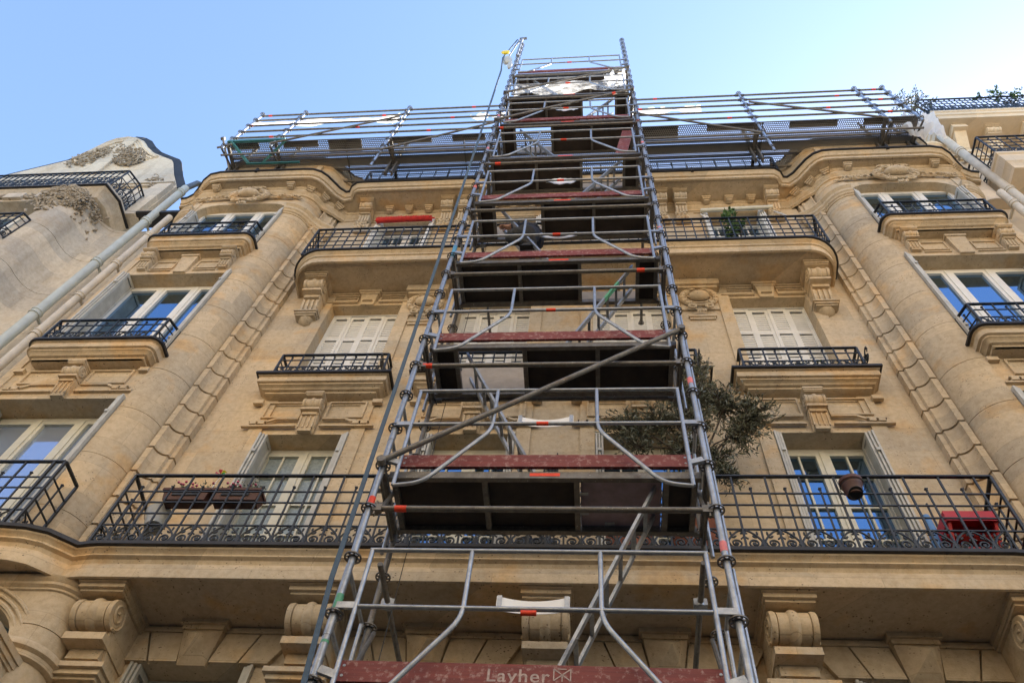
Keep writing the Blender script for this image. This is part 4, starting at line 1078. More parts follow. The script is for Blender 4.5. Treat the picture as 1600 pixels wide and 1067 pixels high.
for (xa, xb, z0, z1, sd_, s2) in ((-7.95, -4.45, 20.25, 20.65, 11, .0), (-4.75, -4.3, 20.2, 20.6, 12, .02), (-2.75, -1.9, 20.05, 20.6, 13, .0), (1.0, 2.5, 19.95, 20.45, 14, .0)):
    solo("white_tarpaulin", drape(xa, xb, RY+.09, z0, z1, 26, 6, .03, sd_, s2, .10), 'tarp',
         {11: "long white tarpaulin on the roof scaffold rails, nearest the left end", 12: "small white tarpaulin on the left roof scaffold, middle one of three", 13: "short white tarpaulin on the roof scaffold rails touching the tower's left side", 14: "white tarpaulin on the roof scaffold rails touching the right side of the tower"}[sd_],
         "tarpaulin", (xa, RI, z0), "white tarpaulins on the roof scaffold rails")
solo("plastic_wrap", MB().add(*(lambda d: (d.v, d.f))(drape(SX1+5.5, SX1+6.25, RY+.25, 18.25, 19.35, 16, 14, .10, 21))), 'tarp', "white plastic wrap hanging from the right end of the roof scaffold", "plastic sheeting", (SX1+5.8, RY, 18.6))

# ================================================================== WORKER
def skin_person():
    J = {}; E = []; Rr = {}
    def j(n, p, r, par=None):
        J[n] = Vector(p); Rr[n] = r
        if par: E.append((par, n))
    bx, by = -.93, -1.95
    j('pelvis', (-.93, -1.95, 11.95), (.14, .125))
    j('belly', (-.90, -1.90, 12.08), (.15, .13), 'pelvis'); j('chest', (-.87, -1.83, 12.22), (.165, .135), 'belly'); j('upper', (-.86, -1.74, 12.30), (.14, .12), 'chest')
    j('neck', (-.88, -1.64, 12.34), (.055, .055), 'upper'); j('head0', (-.91, -1.57, 12.37), (.075, .08), 'neck'); j('head1', (-.945, -1.50, 12.40), (.09, .095), 'head0'); j('head2', (-.965, -1.45, 12.41), (.06, .07), 'head1')
    j('lsh', (-.87, -1.93, 12.29), (.078, .078), 'upper'); j('lel', (-1.04, -1.99, 12.21), (.058, .058), 'lsh'); j('lwr', (-1.19, -1.96, 12.27), (.036, .032), 'lel'); j('lha', (-1.25, -1.95, 12.29), (.038, .026), 'lwr')
    j('rsh', (-.80, -1.64, 12.32), (.075, .075), 'upper'); j('rel', (-.96, -1.70, 12.46), (.050, .050), 'rsh'); j('rwr', (-1.12, -1.72, 12.50), (.034, .03), 'rel'); j('rha', (-1.18, -1.72, 12.52), (.036, .024), 'rwr')
    for s_ in ('l', 'r'):
        base = J[s_+'ha'] + Vector((-.035, 0, 0))
        for k, (dy, L) in enumerate(((-.027, .055), (-.009, .065), (.009, .06), (.027, .048))):
            p0 = base+Vector((0, dy, .0)); p1 = p0+Vector((-L*.7, 0, -.008)); p2 = p1+Vector((-.012, 0, -L*.55))
            j(f'{s_}f{k}a', p0, (.010, .010), s_+'ha'); j(f'{s_}f{k}b', p1, (.009, .009), f'{s_}f{k}a'); j(f'{s_}f{k}c', p2, (.008, .008), f'{s_}f{k}b')
        j(s_+'tha', base+Vector((.03, .035 if s_ == 'l' else -.035, -.012)), (.011, .011), s_+'ha'); j(s_+'thb', base+Vector((-.01, .045 if s_ == 'l' else -.045, -.045)), (.009, .009), s_+'tha')
    j('lhip', (-.97, -2.04, 11.88), (.11, .105), 'pelvis'); j('lkn', (-1.17, -2.05, 11.66), (.085, .085), 'lhip'); j('lan', (-.84, -2.02, 11.50), (.05, .05), 'lkn'); j('lhe', (-.80, -2.02, 11.47), (.045, .045), 'lan'); j('lto', (-.97, -2.03, 11.43), (.042, .03), 'lhe')
    j('rhip', (-.88, -1.84, 11.86), (.12, .12), 'pelvis'); j('rkn', (-.95, -1.80, 11.46), (.075, .075), 'rhip'); j('ran', (-.66, -1.80, 11.22), (.048, .048), 'rkn'); j('rhe', (-.62, -1.80, 11.18), (.042, .042), 'ran'); j('rto', (-.80, -1.80, 11.15), (.042, .03), 'rhe')
    for n_ in J: J[n_] = J[n_] + Vector((.06, 0, 0))
    names = list(J); idx = {n: i for i, n in enumerate(names)}
    me = bpy.data.meshes.new("person"); org = Vector((bx, by, 10.9))
    me.from_pydata([tuple(J[n]-org) for n in names], [(idx[a], idx[b]) for a, b in E], [])
    o = bpy.data.objects.new("person", me); COL.objects.link(o); o.location = org
    sm = o.modifiers.new("s", 'SKIN'); sm.use_smooth_shade = True
    for i, n in enumerate(names): me.skin_vertices[0].data[i].radius = Rr[n]
    me.skin_vertices[0].data[0].use_root = True
    o.modifiers.new("ss", 'SUBSURF').levels = 2
    bpy.context.view_layer.update()
    m2 = bpy.data.meshes.new_from_object(o.evaluated_get(bpy.context.evaluated_depsgraph_get()))
    o.modifiers.clear(); o.data = m2; m2.name = "person"
    for mn in ('skin', 'navy', 'trouser', 'black', 'hair'): m2.materials.append(M[mn])
    # cloth folds
    nz = random.Random(3)
    for v in m2.vertices:
        p = v.co + org
        if p.z > 11.5 and p.x > -1.14 and p.y < -1.66:
            k = .013*sin(p.z*80 + p.x*60) + .007*sin(p.x*110-p.z*50+p.y*40); v.co += v.normal*k
    for q in m2.polygons:
        p = q.center + org; x, y_, z = p
        if y_ > -1.67 and x > -.99 and z < 12.47 and x < -.78: q.material_index = 4 if (z > 12.40 or y_ > -1.5) else 0
        elif x < -1.11 and z > 12.0: q.material_index = 0
        elif z + .7*(x+.87) > 12.02: q.material_index = 1
        elif (z < 11.53 and y_ < -1.93 and x > -1.06) or (z < 11.24): q.material_index = 3
        else: q.material_index = 2
        q.use_smooth = True
    WL[o] = org
    tag(o, "worker in navy jacket and dark trousers climbing the scaffold ladder, hand reaching left", "person")
    hc = Vector((-.885, -1.50, 12.40)); ax = Vector((-.75, .25, -.35)).normalized(); sdv = ax.cross(Vector((0, .5, .8))).normalized(); upv = sdv.cross(ax).normalized()
    f = MB().blob(hc+ax*.085-upv*.005, (.018, .016, .018), 8).blob(hc+ax*.078-upv*.04, (.012, .020, .006), 8)
    for s_ in (-1, 1): f.blob(hc+sdv*(s_*.085), (.012, .012, .026), 8)
    part("face_features", f, 'skin', o)
    e = MB()
    for s_ in (-1, 1): e.blob(hc+ax*.080+sdv*(s_*.03)+upv*.02, (.008, .010, .006), 8)
    part("eye", e, 'black', o)
    part("hair", MB().blob(hc-ax*.02+upv*.03, (.09, .088, .08), 14), 'hair', o)
    part("shoe_sole", MB().box(-.93, -.71, -2.06, -1.99, 11.39, 11.40), 'black', o)
    part("shoe_sole", MB().box(-.76, -.54, -1.835, -1.765, 11.11, 11.12), 'yellow', o)
skin_person()
# ================================================================== THINGS ON THE BALCONIES
def leaf_tree(name, label, cat, base, stems, tips, nleaf, L, mat, pot=None, bark='bark', group=None, spread=.12, wdt=.28, seed=1, droop=.2, mult=1):
    rnd = random.Random(seed); O = thing(name, label, cat, base, group); base = Vector(base)
    br = MB(); lv = MB(); fork = base + Vector(stems)
    br.tube([base, base.lerp(fork, .5)+Vector((.02, 0, 0)), fork], [.035, .028, .022], 8)
    for tp, rad, cntm in tips:
        tp = Vector(tp); mid = fork.lerp(tp, .5) + Vector((rnd.uniform(-.08, .08), rnd.uniform(-.06, .06), .08))
        br.tube([fork, mid, tp], [.016, .010, .005], 6)
        for t in range(int(cntm*mult)):
            # twig
            q = Vector((rnd.gauss(0, 1), rnd.gauss(0, .7), rnd.gauss(0, .9))); q.normalize(); e = tp + q*rad*rnd.uniform(.45, 1.05); s0 = mid.lerp(tp, rnd.uniform(.4, 1))
            m_ = s0.lerp(e, .5) + Vector((0, 0, .04)); e.z -= droop*rad*rnd.random()
            br.tube([s0, m_, e], [.005, .0035, .0018], 4, False)
            for i in range(nleaf):
                u = .25+.8*i/nleaf; c = s0.lerp(m_, u*2) if u < .5 else m_.lerp(e, min(1.1, (u-.5)*2))
                d = (e-s0).normalized()*.6 + Vector((rnd.uniform(-1, 1), rnd.uniform(-1, 1), rnd.uniform(-.7, .9))); d.normalize()
                sd_ = d.cross(Vector((rnd.uniform(-1, 1), rnd.uniform(-1, 1), rnd.uniform(-1, 1)))).normalized(); l = L*rnd.uniform(.6, 1.2); ww = l*wdt*.5
                a = c + Vector((rnd.gauss(0, .012), rnd.gauss(0, .012), rnd.gauss(0, .012))); lv.add([a, a+d*l*.45+sd_*ww, a+d*l, a+d*l*.45-sd_*ww], [(0, 1, 2, 3)])
    part("trunk", br, bark, O); part("foliage", lv, mat, O, None, None, False, False)
    if pot:
        r, h, pm = pot
        part("pot", MB().lathe((base.x, base.y, base.z-.02), (0, 0, -1), [(0, r*.9), (0, r), (.04, r*1.05), (.06, r*.97), (h, r*.72)], 20), pm, O)
    return O
bz = 7.27
leaf_tree("olive_tree", "bushy olive tree growing over the long balcony beside the scaffold tower", "tree", (1.02, -.50, bz+.52), (.15, -.02, .95),
    [((.35, -.62, 9.35), .32, 26), ((.72, -.62, 9.45), .34, 30), ((.45, -.60, 9.0), .26, 12), ((1.12, -.66, 9.45), .42, 34), ((1.30, -.66, 9.95), .38, 34), ((1.05, -.6, 10.1), .30, 22), ((1.58, -.66, 9.75), .36, 34),
     ((1.92, -.66, 9.55), .30, 30), ((1.70, -.62, 9.25), .30, 24), ((1.40, -.60, 8.75), .22, 14), ((1.42, -.62, 8.42), .18, 12), ((1.30, -.55, 10.45), .26, 14), ((1.42, -.55, 10.8), .18, 9), ((1.12, -.55, 10.65), .2, 9), ((1.05, -.55, 9.0), .30, 18)],
    13, .072, 'leaf', (.26, .52, 'terra'), seed=4, mult=2.5)
leaf_tree("climbing_plant", "slender bright green plant rising behind the upper balcony railing", "plant", (2.60, -.42, 14.62), (.02, 0, .35),
    [((2.50, -.5, 15.2), .22, 16), ((2.64, -.5, 15.6), .24, 18), ((2.55, -.5, 15.95), .17, 14), ((2.58, -.5, 16.2), .12, 9)], 11, .085, 'leaf2', (.12, .26, 'terra'), seed=8, wdt=.5)
leaf_tree("balcony_plant", "low green plant on the ledge behind the small railing, beside the olive tree", "plant", (2.95, -.12, 11.2), (0, 0, .08), [((2.85, -.14, 11.32), .12, 8), ((3.15, -.14, 11.3), .12, 8), ((2.6, -.14, 11.28), .08, 5)], 8, .05, 'leaf2', None, seed=9, wdt=.6)
leaf_tree("balcony_plant", "small green plant on the ledge of the far right bay window", "plant", (6.0, -.75, 11.2), (0, 0, .06), [((5.9, -.78, 11.34), .12, 8), ((6.2, -.78, 11.3), .1, 7)], 8, .05, 'leaf2', None, seed=10, wdt=.6)

def planter(x0, x1, y, z, label, seed):
    O = thing("flower_box", label, "planter", ((x0+x1)/2, y, z), "window boxes hung inside the balcony railing")
    b = MB(); h = .15
    b.add([(x0+.03, y-.07, z), (x1-.03, y-.07, z), (x1-.03, y+.07, z), (x0+.03, y+.07, z), (x0, y-.095, z+h), (x1, y-.095, z+h), (x1, y+.095, z+h), (x0, y+.095, z+h)], [(0,3,2,1), (4,5,6,7), (0,1,5,4), (1,2,6,5), (2,3,7,6), (3,0,4,7)])
    b.box(x0-.01, x1+.01, y-.105, y+.105, z+h-.03, z+h+.004)
    part("planter_box", b, 'terra_dark', O, None, None, False)
    part("planter_recess", MB().box(x0+.12, x1-.12, y-.092, y-.07, z+.05, z+.09), 'black', O, None, None, False)
    rnd = random.Random(seed); lv = MB(); fl = MB(); 
    for c in range(3 if seed == 1 else 4):
        cx = rnd.uniform(x0+.1, x1-.1)
        for i in range(60):
            p = Vector((cx+rnd.gauss(0, .06), y+rnd.gauss(0, .04), z+h+abs(rnd.gauss(.03, .07)))); d = Vector((rnd.uniform(-1, 1), rnd.uniform(-1, 1), rnd.uniform(-.3, 1))).normalized()*.035; s_ = d.cross(Vector((rnd.random(), rnd.random(), .3))).normalized()*.012
            lv.add([p, p+d*.5+s_, p+d, p+d*.5-s_], [(0,1,2,3)])
        for i in range(4): fl.blob((cx+rnd.gauss(0, .05), y-.05+rnd.gauss(0, .03), z+h+rnd.uniform(.03, .16)), (.018, .018, .014), 6)
    part("foliage", lv, 'leaf3', O, None, None, False, False); part("flowers", fl, 'petal', O)
planter(-4.72, -4.19, -.60, 8.0, "dark red window box of pink flowers nearest the long balcony's left end", 1)
planter(-4.16, -3.61, -.60, 8.0, "dark red window box of bushier pink flowers, nearer the left French window", 2)
PW = thing("pinwheel", "small multicoloured toy pinwheel above the left window box", "pinwheel", (-4.24, -.62, 8.2))
part("stick", MB().tube([(-4.27, -.60, 8.1), (-4.20, -.64, 8.43)], .005, 5), 'plate', PW)
for i, cn in enumerate(('yellow', 'red', 'petal', 'blue', 'green', 'green')):
    a = i*pi/3+.5; c = Vector((-4.20, -.66, 8.43)); p = c+Vector((cos(a)*.075, 0, sin(a)*.075)); q = c+Vector((cos(a+.7)*.055, -.02, sin(a+.7)*.055))
    part("vane", MB().add([c, p, q, c+Vector((cos(a+.35)*.05, -.035, sin(a+.35)*.05))], [(0,1,3), (1,2,3), (0,3,2)]), cn, PW, None, None, False, False)
BK = thing("bucket", "grey translucent bucket hanging behind the left end of the long balcony railing", "bucket", (-4.86, -.45, 7.75))
part("bucket_body", MB().lathe((-4.80, -.45, 8.02), (.25, -.1, -1), [(0, .135), (.01, .14), (.03, .132), (.27, .10)], 18), 'bucket', BK)
part("handle", MB().tube([(-4.80+.14*cos(t), -.47, 8.0-.15*sin(t)) for t in [pi*i/10 for i in range(11)]], .004, 5), 'black', BK)
HP = thing("hanging_pot", "round terracotta pot hanging on the balcony railing before the right French window", "plant pot", (2.56, -.83, 7.95))
part("pot", MB().lathe((2.56, -.84, 8.12), (0, .1, -1), [(0, .10), (.0, .115), (.04, .118), (.05, .105), (.19, .075)], 20), 'terra_dark', HP)
part("pot_inside", MB().lathe((2.56, -.862, 7.93), (0, -.3, -1), [(0, .070), (.004, .068)], 18), 'black', HP)
part("wire_holder", MB().tube([(2.44, -.84, 8.02), (2.44, -.80, 8.25), (2.50, -.76, 8.31)], .004, 5).tube([(2.68, -.84, 8.02), (2.66, -.80, 8.22), (2.60, -.76, 8.31)], .004, 5).tube([(2.56+.122*cos(t), -.84+.122*sin(t), 8.03) for t in [2*pi*i/18 for i in range(19)]], .004, 5), 'iron', HP)
RT = thing("folding_table", "red plastic folding table on the right end of the long balcony", "table", (3.55, -.38, bz))
part("table_top", MB().box(3.43, 3.92, -.60, -.18, 7.92, 7.96).box(3.43, 3.92, -.60, -.585, 7.83, 7.92).box(3.43, 3.92, -.195, -.18, 7.83, 7.92).box(3.43, 3.445, -.585, -.195, 7.83, 7.92).box(3.905, 3.92, -.585, -.195, 7.83, 7.92).box(3.445, 3.905, -.42, -.36, 7.80, 7.92), 'red', RT, None, None, False)
for sx in (3.46, 3.89):
    part("leg", MB().bar((sx, -.57, 7.86), (sx, -.24, bz), .03, .03), 'red', RT, None, None, False); part("leg", MB().bar((sx, -.22, 7.86), (sx, -.54, bz), .03, .03), 'red', RT, None, None, False)
part("shelf", MB().box(3.47, 3.88, -.50, -.28, 7.55, 7.57), 'red', RT, None, None, False)
solo("white_bowl", MB().lathe((3.70, -.45, 8.02), (0, 0, -1), [(0, .01), (.0, .05), (.02, .07), (.06, .04)], 16), 'plate', "small white bowl upturned on the red folding table", "bowl", (3.70, -.45, 7.96))
PS = thing("folded_parasol", "blue folded parasol leaning against the wall beside the red folding table", "parasol", (3.48, -.2, 7.3))
part("canopy", MB().tube([(3.36, -.30, 7.5), (3.42, -.27, 7.9), (3.44, -.25, 8.25)], [.03, .055, .04], 10), 'blue', PS); part("pole", MB().tube([(3.47, -.28, 7.3), (3.52, -.25, 8.45)], .012, 8), 'black', PS)
for x in (-.70, -.50):
    solo("black_planter", MB().lathe((x, -.42, bz+.34), (0, 0, -1), [(0, .11), (0, .13), (.03, .13), (.34, .095)], 18), 'black', "black plastic planter behind the balcony scrollwork, " + ("left one of the pair" if x < -.6 else "right one of the pair"), "planter", (x, -.42, bz), "black planters on the long balcony")
BR = thing("black_brush", "bunch of black bristly stalks standing in the middle of the long balcony behind the tower", "brush", (-.50, -.42, 7.6))
m = MB()
for i in range(5): x = -.56+i*.035; m.tube([(x, -.42, 7.6), (x, -.42, 8.7+.05*i), (x, -.42, 8.86+.06*i)], [.008, .02, .008], 6)
part("bristles", m, 'black', BR)
solo("terracotta_tub", MB().lathe((.35, -.4, bz+.5), (0, 0, -1), [(0, .2), (0, .24), (.04, .24), (.5, .18)], 20), 'terra', "wide terracotta tub behind the scrollwork, left of the olive tree pot", "plant pot", (.35, -.4, bz))

# ================================================================== DOWNPIPES
def downpipe(x, y, z0, z1, r, mat, label, collars, shoe=False, extra=None):
    O = thing("downpipe", label, "downpipe", (x, y, z0), "rainwater pipes where two buildings meet")
    part("pipe", MB().tube([(x, y, z0), (x, y, z1)], r, 16), mat, O)
    for z in collars: part("collar", MB().lathe((x, y, z-.06), (0, 0, 1), [(0, r), (0, r+.018), (.035, r+.018), (.04, r+.008), (.085, r+.008), (.09, r+.02), (.12, r+.02), (.12, r)], 16).box(x-.02, x+.02, y, y+.3, z-.02, z+.02), mat, O)
    if extra: extra(O)
    return O
downpipe(-9.30, -.38, 0, 18.9, .085, 'pipe_g', "grey green rainwater pipe between the left neighbour and the main building", (10.9, 12.9, 14.9, 16.9, 18.6), extra=lambda O: part("lead_joint", MB().tube([(-9.30, -.38, 18.9), (-9.28, -.30, 19.45), (-9.20, -.1, 19.7)], .07, 12), 'zinc', O))
downpipe(-8.86, -.38, 0, 17.1, .068, 'pipe_c', "cream rainwater pipe beside the grey green one, nearer the main building", (10.9, 12.2, 13.5, 14.8, 16.1))
downpipe(8.06, -.35, 0, 20.9, .085, 'pipe_c', "thick cream rainwater pipe with a branch, on the right neighbour's wall", (14.5, 17.2, 19.6), extra=lambda O: part("branch", MB().tube([(8.06, -.35, 19.2), (8.10, -.3, 19.5), (8.3, -.1, 19.75)], .06, 12), 'pipe_c', O))
downpipe(7.78, -.40, 0, 17.0, .07, 'pipe_c', "thinner cream rainwater pipe with a rusty band at the main building's right end", (12.0, 13.5, 16.4), extra=lambda O: part("rusty_band", MB().tube([(7.78, -.40, 15.2), (7.78, -.40, 15.42)], .0715, 16), plain("rust", (.36, .13, .03), .9, 0, .5, 12), O))

# ================================================================== LEFT NEIGHBOUR
NL = thing("neighbour_building", "grey white stone building with a curved gable and carved foliage, left of the main building", "building", (-12, .5, 0))
sec = MB(); path = [(-30, -1.05), (-10.75, -1.05)] + [(-10.75+.45*sin(t), -1.05+.45*(1-cos(t))) for t in [pi/2*i/6 for i in range(1, 7)]] + [(-10.28+.42*(1-cos(t)), -.60+.42*sin(t)*1.0) for t in [pi/2*i/6 for i in range(1, 7)]] + [(-9.75, -.17), (-8.6, -.17), (-8.6, .6)]
# bulging corner in three strips so that the window openings stay open
op = [(-30, 0), (-10.95, 0)]
side = [p for p in path if p[0] > -10.9]
sec.sweep(dens([(-10.92, -.5), (-10.92, -1.05)] + side), levels(0, 16.9, 1.4, .012, .01))
o = part("wall", sec, 'stone_l', NL)
w2 = MB()
for z0, z1 in ((0, 3.6), (6.3, 7.3), (10.0, 11.1), (13.6, 14.6), (16.55, 16.9)): w2.box(-13.2, -10.921, -1.05, -.5, z0, z1)
w2.box(-30, -13.2, -1.05, -.5, 0, 16.9)
part("wall", w2, 'stone_l', NL, None, None, False)
for z0, z1 in ((7.3, 10.0), (11.1, 13.6), (14.6, 16.55)):
    f = MB().box(-13.2, -10.93, -.72, -.66, z1-.1, z1).box(-13.2, -10.93, -.72, -.66, z0, z0+.1)
    for x in (-13.19, -12.45, -11.72, -11.0): f.box(x, x+.09, -.74, -.66, z0+.1, z1-.1)
    o = part("window", f, 'white_paint', NL, None, None, False); part("glass", MB().box(-13.1, -11.0, -.66, -.64, z0+.05, z1-.05), 'glass', o, None, None, False)
    l = MB().box(-13.4, -10.75, -1.25, -1.0, z0-.12, z0-.02); l.box(-13.3, -10.85, -1.18, -1.05, z0-.22, z0-.12); part("window_ledge", l, 'stone_l', NL, None, None, False)
    railing([(-13.4, -1.2), (-10.8, -1.2), (-10.72, -1.05)], z0, z0+.85, [.7, .5, .25, .02], .17, parent=NL, scroll=.25)
nz = 17.35
np_ = [(-30, -1.10), (-10.12, -1.10), (-9.95, -.72), (-9.97, -.16)]
slabm = MB().slab(np_, [(.0, nz), (0, nz-.10), (.04, nz-.16), (.02, nz-.2), (.08, nz-.26), (.12, nz-.34), (.16, nz-.42), (.25, nz-.46)], -.1)
o = part("balcony_slab", slabm, 'stone_l', NL)
part("lead_edging", MB().slab(np_, [(-.02, nz-.085), (-.03, nz-.095), (-.03, nz-.125), (-.01, nz-.13)], -.1), 'lead', o)
railing([(-13.55, -1.02), (-10.17, -1.02), (-10.03, -.70), (-10.03, -.2)], nz, nz+.98, [.86, .60, .32, .03], .14, parent=NL, scroll=.56)
for cx in (-12.9, -12.2, -11.5): part("carved_frieze", (lambda m, cx: [m.blob((cx+random.gauss(0, .14), -1.08, nz-.62+random.gauss(0, .04)), (.05, .04, .04), 6, Matrix.Rotation(random.random(), 3, 'Y')) for _ in range(26)] and m)(MB(), cx), 'carved', NL)
for xf in (-12.75, -12.05, -11.35): part("frieze_block", MB().box(xf, xf+.4, -1.12, -1.05, nz-.74, nz-.5), 'stone_l', NL, None, None, False)
def foliage_relief(cx, cz, sx, sz, n, y, seed, ang=0, size=.07):
    rnd = random.Random(seed); m = MB()
    for i in range(n):
        a = rnd.uniform(0, 2*pi); r = sqrt(rnd.random()); u, v = r*cos(a)*sx, r*sin(a)*sz
        x = cx + u*cos(ang)-v*sin(ang); z = cz + u*sin(ang)+v*cos(ang); s_ = size*rnd.uniform(.5, 1.2)
        rot = Matrix.Rotation(rnd.uniform(0, pi), 3, 'Y') @ Matrix.Rotation(rnd.uniform(-.6, .6), 3, 'X')
        m.blob((x, y-rnd.uniform(0, .06)*(1-r*.6), z), (s_, s_*.45, s_*.42), 6, rot)
        if i % 5 == 0:
            c = Vector((x, y-.05, z)); m.tube([c+rot@Vector((s_*1.4*cos(t)*(1-t/9), 0, s_*1.4*sin(t)*(1-t/9))) for t in [i_*.6 for i_ in range(9)]], s_*.18, 4)
    return m
cap_ = MB(); rnd_ = random.Random(5)
def surf_x(x):
    for (xa, ya), (xb, yb) in zip(path[:-1], path[1:]):
        if xa <= x <= xb: return ya + (yb-ya)*(x-xa)/max(1e-6, xb-xa)
    return -.17
for i_ in range(420):
    x = rnd_.gauss(-10.62, .26); z = 16.86 - abs(rnd_.gauss(0, .30)) - max(0, (-10.62-x))*.3
    if x > -10.18: x = -10.2 - rnd_.random()*.3
    y = surf_x(x); s_ = rnd_.uniform(.035, .075); push = .16*max(0, 1-(16.86-z)/.5)
    cap_.blob((x + push*.5, y - push - rnd_.uniform(0, .04), z), (s_, s_*.45, s_*.5), 6, Matrix.Rotation(rnd_.uniform(0, pi), 3, 'Y') @ Matrix.Rotation(rnd_.uniform(-.7, .7), 3, 'Z'))
    if i_ % 6 == 0: cap_.tube([(x+s_*1.6*cos(t)*(1-t/9), y-push-.05, z+s_*1.6*sin(t)*(1-t/9)) for t in [q_*.6 for q_ in range(9)]], s_*.2, 4)
part("carved_foliage", cap_, 'carved', NL)
# gable
GY = -.30
prof = [(-14.9, 17.3), (-14.9, 20.6), (-14.3, 21.2), (-13.75, 21.75), (-13.6, 22.5), (-13.5, 23.2), (-13.35, 23.5), (-13.05, 23.62), (-12.75, 23.5), (-12.4, 23.15), (-12.0, 22.55), (-11.6, 22.05), (-11.2, 21.7), (-10.78, 21.35), (-10.65, 21.15), (-10.2, 20.2), (-9.72, 19.3), (-9.72, 17.3)]
gb = MB().xz(prof, GY, .0); gb.box(-30, -14.9, GY+.1, .5, 17.3, 19.6)
g_ = part("gable", gb, 'stone_l', NL, None, None, False)
cop = MB()
cp = [Vector((x, GY+.06, z)) for x, z in prof[1:-1]]
for a_, b_ in zip(cp[:-1], cp[1:]): cop.bar(a_, b_+(b_-a_).normalized()*.02, .40, .055, (0, -1, 0))
part("coping", cop, 'lead', g_)
inn = MB()
for off, rr in ((.14, .06), (.27, .04), (.40, .05)):
    pts = []
    for i in range(3, 13):
        x, z = prof[i]; cx, cz = -12.6, 20.2; L = sqrt((x-cx)**2+(z-cz)**2); pts.append((x+(cx-x)*off/L, GY-.01, z+(cz-z)*off/L))
    inn.tube(pts, rr, 6)
part("moulding", inn, 'stone_l', g_)
part("carved_foliage", foliage_relief(-13.1, 21.9, .5, .9, 130, GY-.03, 7, -.3, .085), 'carved', g_)
part("carved_foliage", foliage_relief(-12.1, 21.7, .42, .85, 150, GY-.03, 8, .55, .085), 'carved', g_)
part("carved_foliage", foliage_relief(-10.4, 19.5, .22, .45, 60, GY-.03, 9, .5, .06), 'carved', g_)
part("pilaster_strip", MB().add([(-12.95, GY-.07, 23.3), (-12.6, GY-.07, 23.25), (-12.3, GY-.07, 20.4), (-12.75, GY-.07, 20.4), (-12.95, GY, 23.3), (-12.6, GY, 23.25), (-12.3, GY, 20.4), (-12.75, GY, 20.4)], [(0,1,2,3), (4,7,6,5), (0,4,5,1), (1,5,6,2), (2,6,7,3), (3,7,4,0)]), 'stone_l', g_, None, None, False)
part("string_course", MB().box(-14.5, -9.8, GY-.10, GY, 19.35, 19.43).box(-14.5, -9.8, GY-.06, GY, 19.27, 19.35), 'stone_l', g_, None, None, False)
part("dormer_opening", MB().box(-12.9, -11.8, GY-.03, GY, 17.4, 19.6), 'glass', g_, None, None, False)
part("gable_return", MB().xz([(-10.6, 17.3), (-10.1, 19.2), (-9.75, 19.2), (-9.75, 17.3)], GY-.12, GY), 'stone_l', g_, None, None, False)
part("oval_window", MB().lathe((-11.2, GY, 18.35), (0, -1, 0), [(0, .30), (.05, .28), (.05, .22), (.01, .20)], 24), 'stone_l', g_)
part("gutter", MB().box(-9.95, -8.5, -.40, -.05, 17.36, 17.46).tube([(-9.95, -.38, 17.42), (-9.35, -.40, 17.38)], .04, 8), 'lead', NL, None, None, False)
bb = MB().box(-9.7, -8.2, .5, 1.2, 17, 20.6).box(-9.75, -8.2, .38, .5, 20.2, 20.35); part("back_wall", bb, 'stone_r', NL, None, None, False)
part("roof_edge", MB().box(-9.75, -8.2, .30, .5, 20.6, 21.3), 'lead', NL, None, None, False)

# ================================================================== RIGHT NEIGHBOUR
NR = thing("neighbour_building", "bright cream stone building with black railed balconies, right of the main building", "building", (11, .5, 0))
part("wall", MB().box(7.62, 30, -.05, .5, 0, 20.6), 'stone_r', NR, None, None, False)
part("curved_corner", MB().lathe((7.75, .12, 17.0), (0, 0, 1), [(0, .40), (3.3, .40), (3.35, .46), (3.45, .46), (3.5, .36), (3.6, .1)], 24), 'stone_r', NR)
def nb_slab(x0, y, z, h, wl):
    m = MB().slab([(x0, wl), (x0, y), (30, y)], [(0, z), (0, z-.07), (.03, z-.10), (.03, z-h*.6), (.06, z-h*.65), (.08, z-h)], wl+.05); return part("balcony_slab", m, 'stone_r', NR)
nb_slab(8.05, -.82, 18.13, .75, -.05); o = nb_slab(7.88, -.82, 21.18, .38, -.05)
railing([(8.10, -.08), (8.10, -.80), (14, -.80)], 18.15, 19.15, [.80, .60, .40, .20, .02], .19, parent=NR, scroll=.22)
railing([(7.92, -.08), (7.92, -.80), (14, -.80)], 21.2, 22.2, [.80, .60, .40, .20, .02], .12, parent=NR, scroll=.40)
part("wall", MB().box(8.3, 30, .4, .9, 20.6, 23.2), 'stone_r', NR, None, None, False)
nbc = MB()
for i, cx in enumerate((8.40, 9.15, 9.95, 10.75)):
    if i % 2: put("console", (globals().setdefault('con_n', console_mb(.30, .55, .55, False, 1.1).mesh("console", M['stone_r']))), NR, (cx, -.05, 20.82))
    else: part("bracket", MB().box(cx-.16, cx+.16, -.60, -.05, 20.62, 20.80).yz([(-.05, 20.62), (-.5, 20.62), (-.2, 20.2), (-.2, 20.05), (-.05, 20.05)], cx-.13, cx+.13), 'stone_r', NR, None, None, False)
part("string_course", MB().box(7.9, 30, -.14, -.05, 19.93, 20.0).box(7.9, 30, -.10, -.05, 19.85, 19.93).box(8.4, 30, -.12, -.05, 16.7, 16.8), 'stone_r', NR, None, None, False)
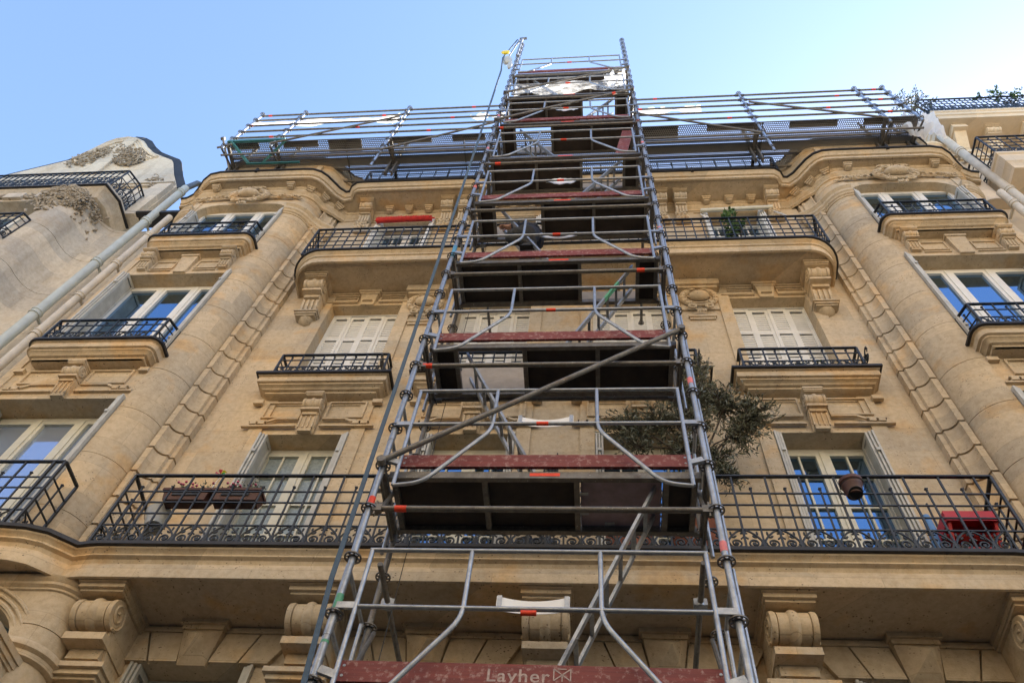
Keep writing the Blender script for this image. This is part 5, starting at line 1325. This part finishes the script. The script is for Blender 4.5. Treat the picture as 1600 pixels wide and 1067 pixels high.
for z0, z1 in ((18.2, 20.0), (14.0, 16.4), (10.6, 13.1), (7.3, 9.8)):
    f = MB().box(9.0, 10.2, -.08, -.045, z1-.08, z1).box(9.0, 9.08, -.08, -.045, z0, z1).box(10.12, 10.2, -.08, -.045, z0, z1).box(9.56, 9.64, -.08, -.045, z0, z1)
    o = part("window", f, 'white_paint', NR, None, None, False); part("glass", MB().box(9.08, 10.12, -.06, -.055, z0, z1-.08), 'glass', o, None, None, False)
leaf_tree("roof_shrub", "airy grey green shrub at the left corner of the neighbour's roof balcony", "shrub", (7.98, -.70, 21.3), (-.1, -.02, .55),
    [((7.55, -.75, 22.1), .38, 16), ((7.80, -.75, 22.5), .40, 18), ((8.15, -.75, 22.6), .34, 16), ((7.65, -.72, 21.55), .30, 12), ((8.3, -.7, 22.2), .25, 8)], 8, .075, 'leaf3', None, seed=14, wdt=.42, group="plants on the right neighbour's roof balcony")
leaf_tree("roof_plant", "low trailing green plant spilling over the neighbour's roof railing at the right edge", "plant", (10.1, -.65, 21.8), (0, 0, .3),
    [((9.8, -.82, 22.3), .22, 12), ((10.2, -.85, 22.2), .28, 16), ((10.7, -.85, 22.3), .3, 14), ((9.4, -.8, 22.35), .15, 7)], 9, .08, 'leaf2', None, seed=15, wdt=.5, group="plants on the right neighbour's roof balcony")

# ================================================================== ACROSS THE STREET
M['bounce_dark'] = plain('bounce_cutting_dark', (.035, .04, .035), .5, 0, .4, 2)
OP = thing("opposite_building", "pale stone building on the far side of the street", "building", (0, -14, 0))
part('added_dark_base', MB().box(-40, 40, -24, -13.95, 0, 6.4), 'bounce_dark', OP, None, None, False)  # unseen dark base, added to cut street bounce so undersides stay darker
m = MB().box(-40, 40, -24, -14, 6.4, 19.0); part("wall", m, 'stone_o', OP, None, None, False)
part("cornice", MB().box(-40, 40, -14.4, -13.9, 19.0, 19.4), 'stone_r', OP, None, None, False); part("roof", MB().yz([(-14.1, 19.4), (-15.3, 20.6), (-23, 21.0), (-24, 19.4)], -40, 40), 'zinc', OP, None, None, False)
wn_ = MB()
for i in range(24):
    for z in (7.5, 10.7, 13.7): wn_.box(-35+i*3, -33.8+i*3, -14.0, -13.96, z, z+2.1)
wo_ = part("window", wn_, 'glass', OP, None, None, False); wo_['kind'] = 'stuff'
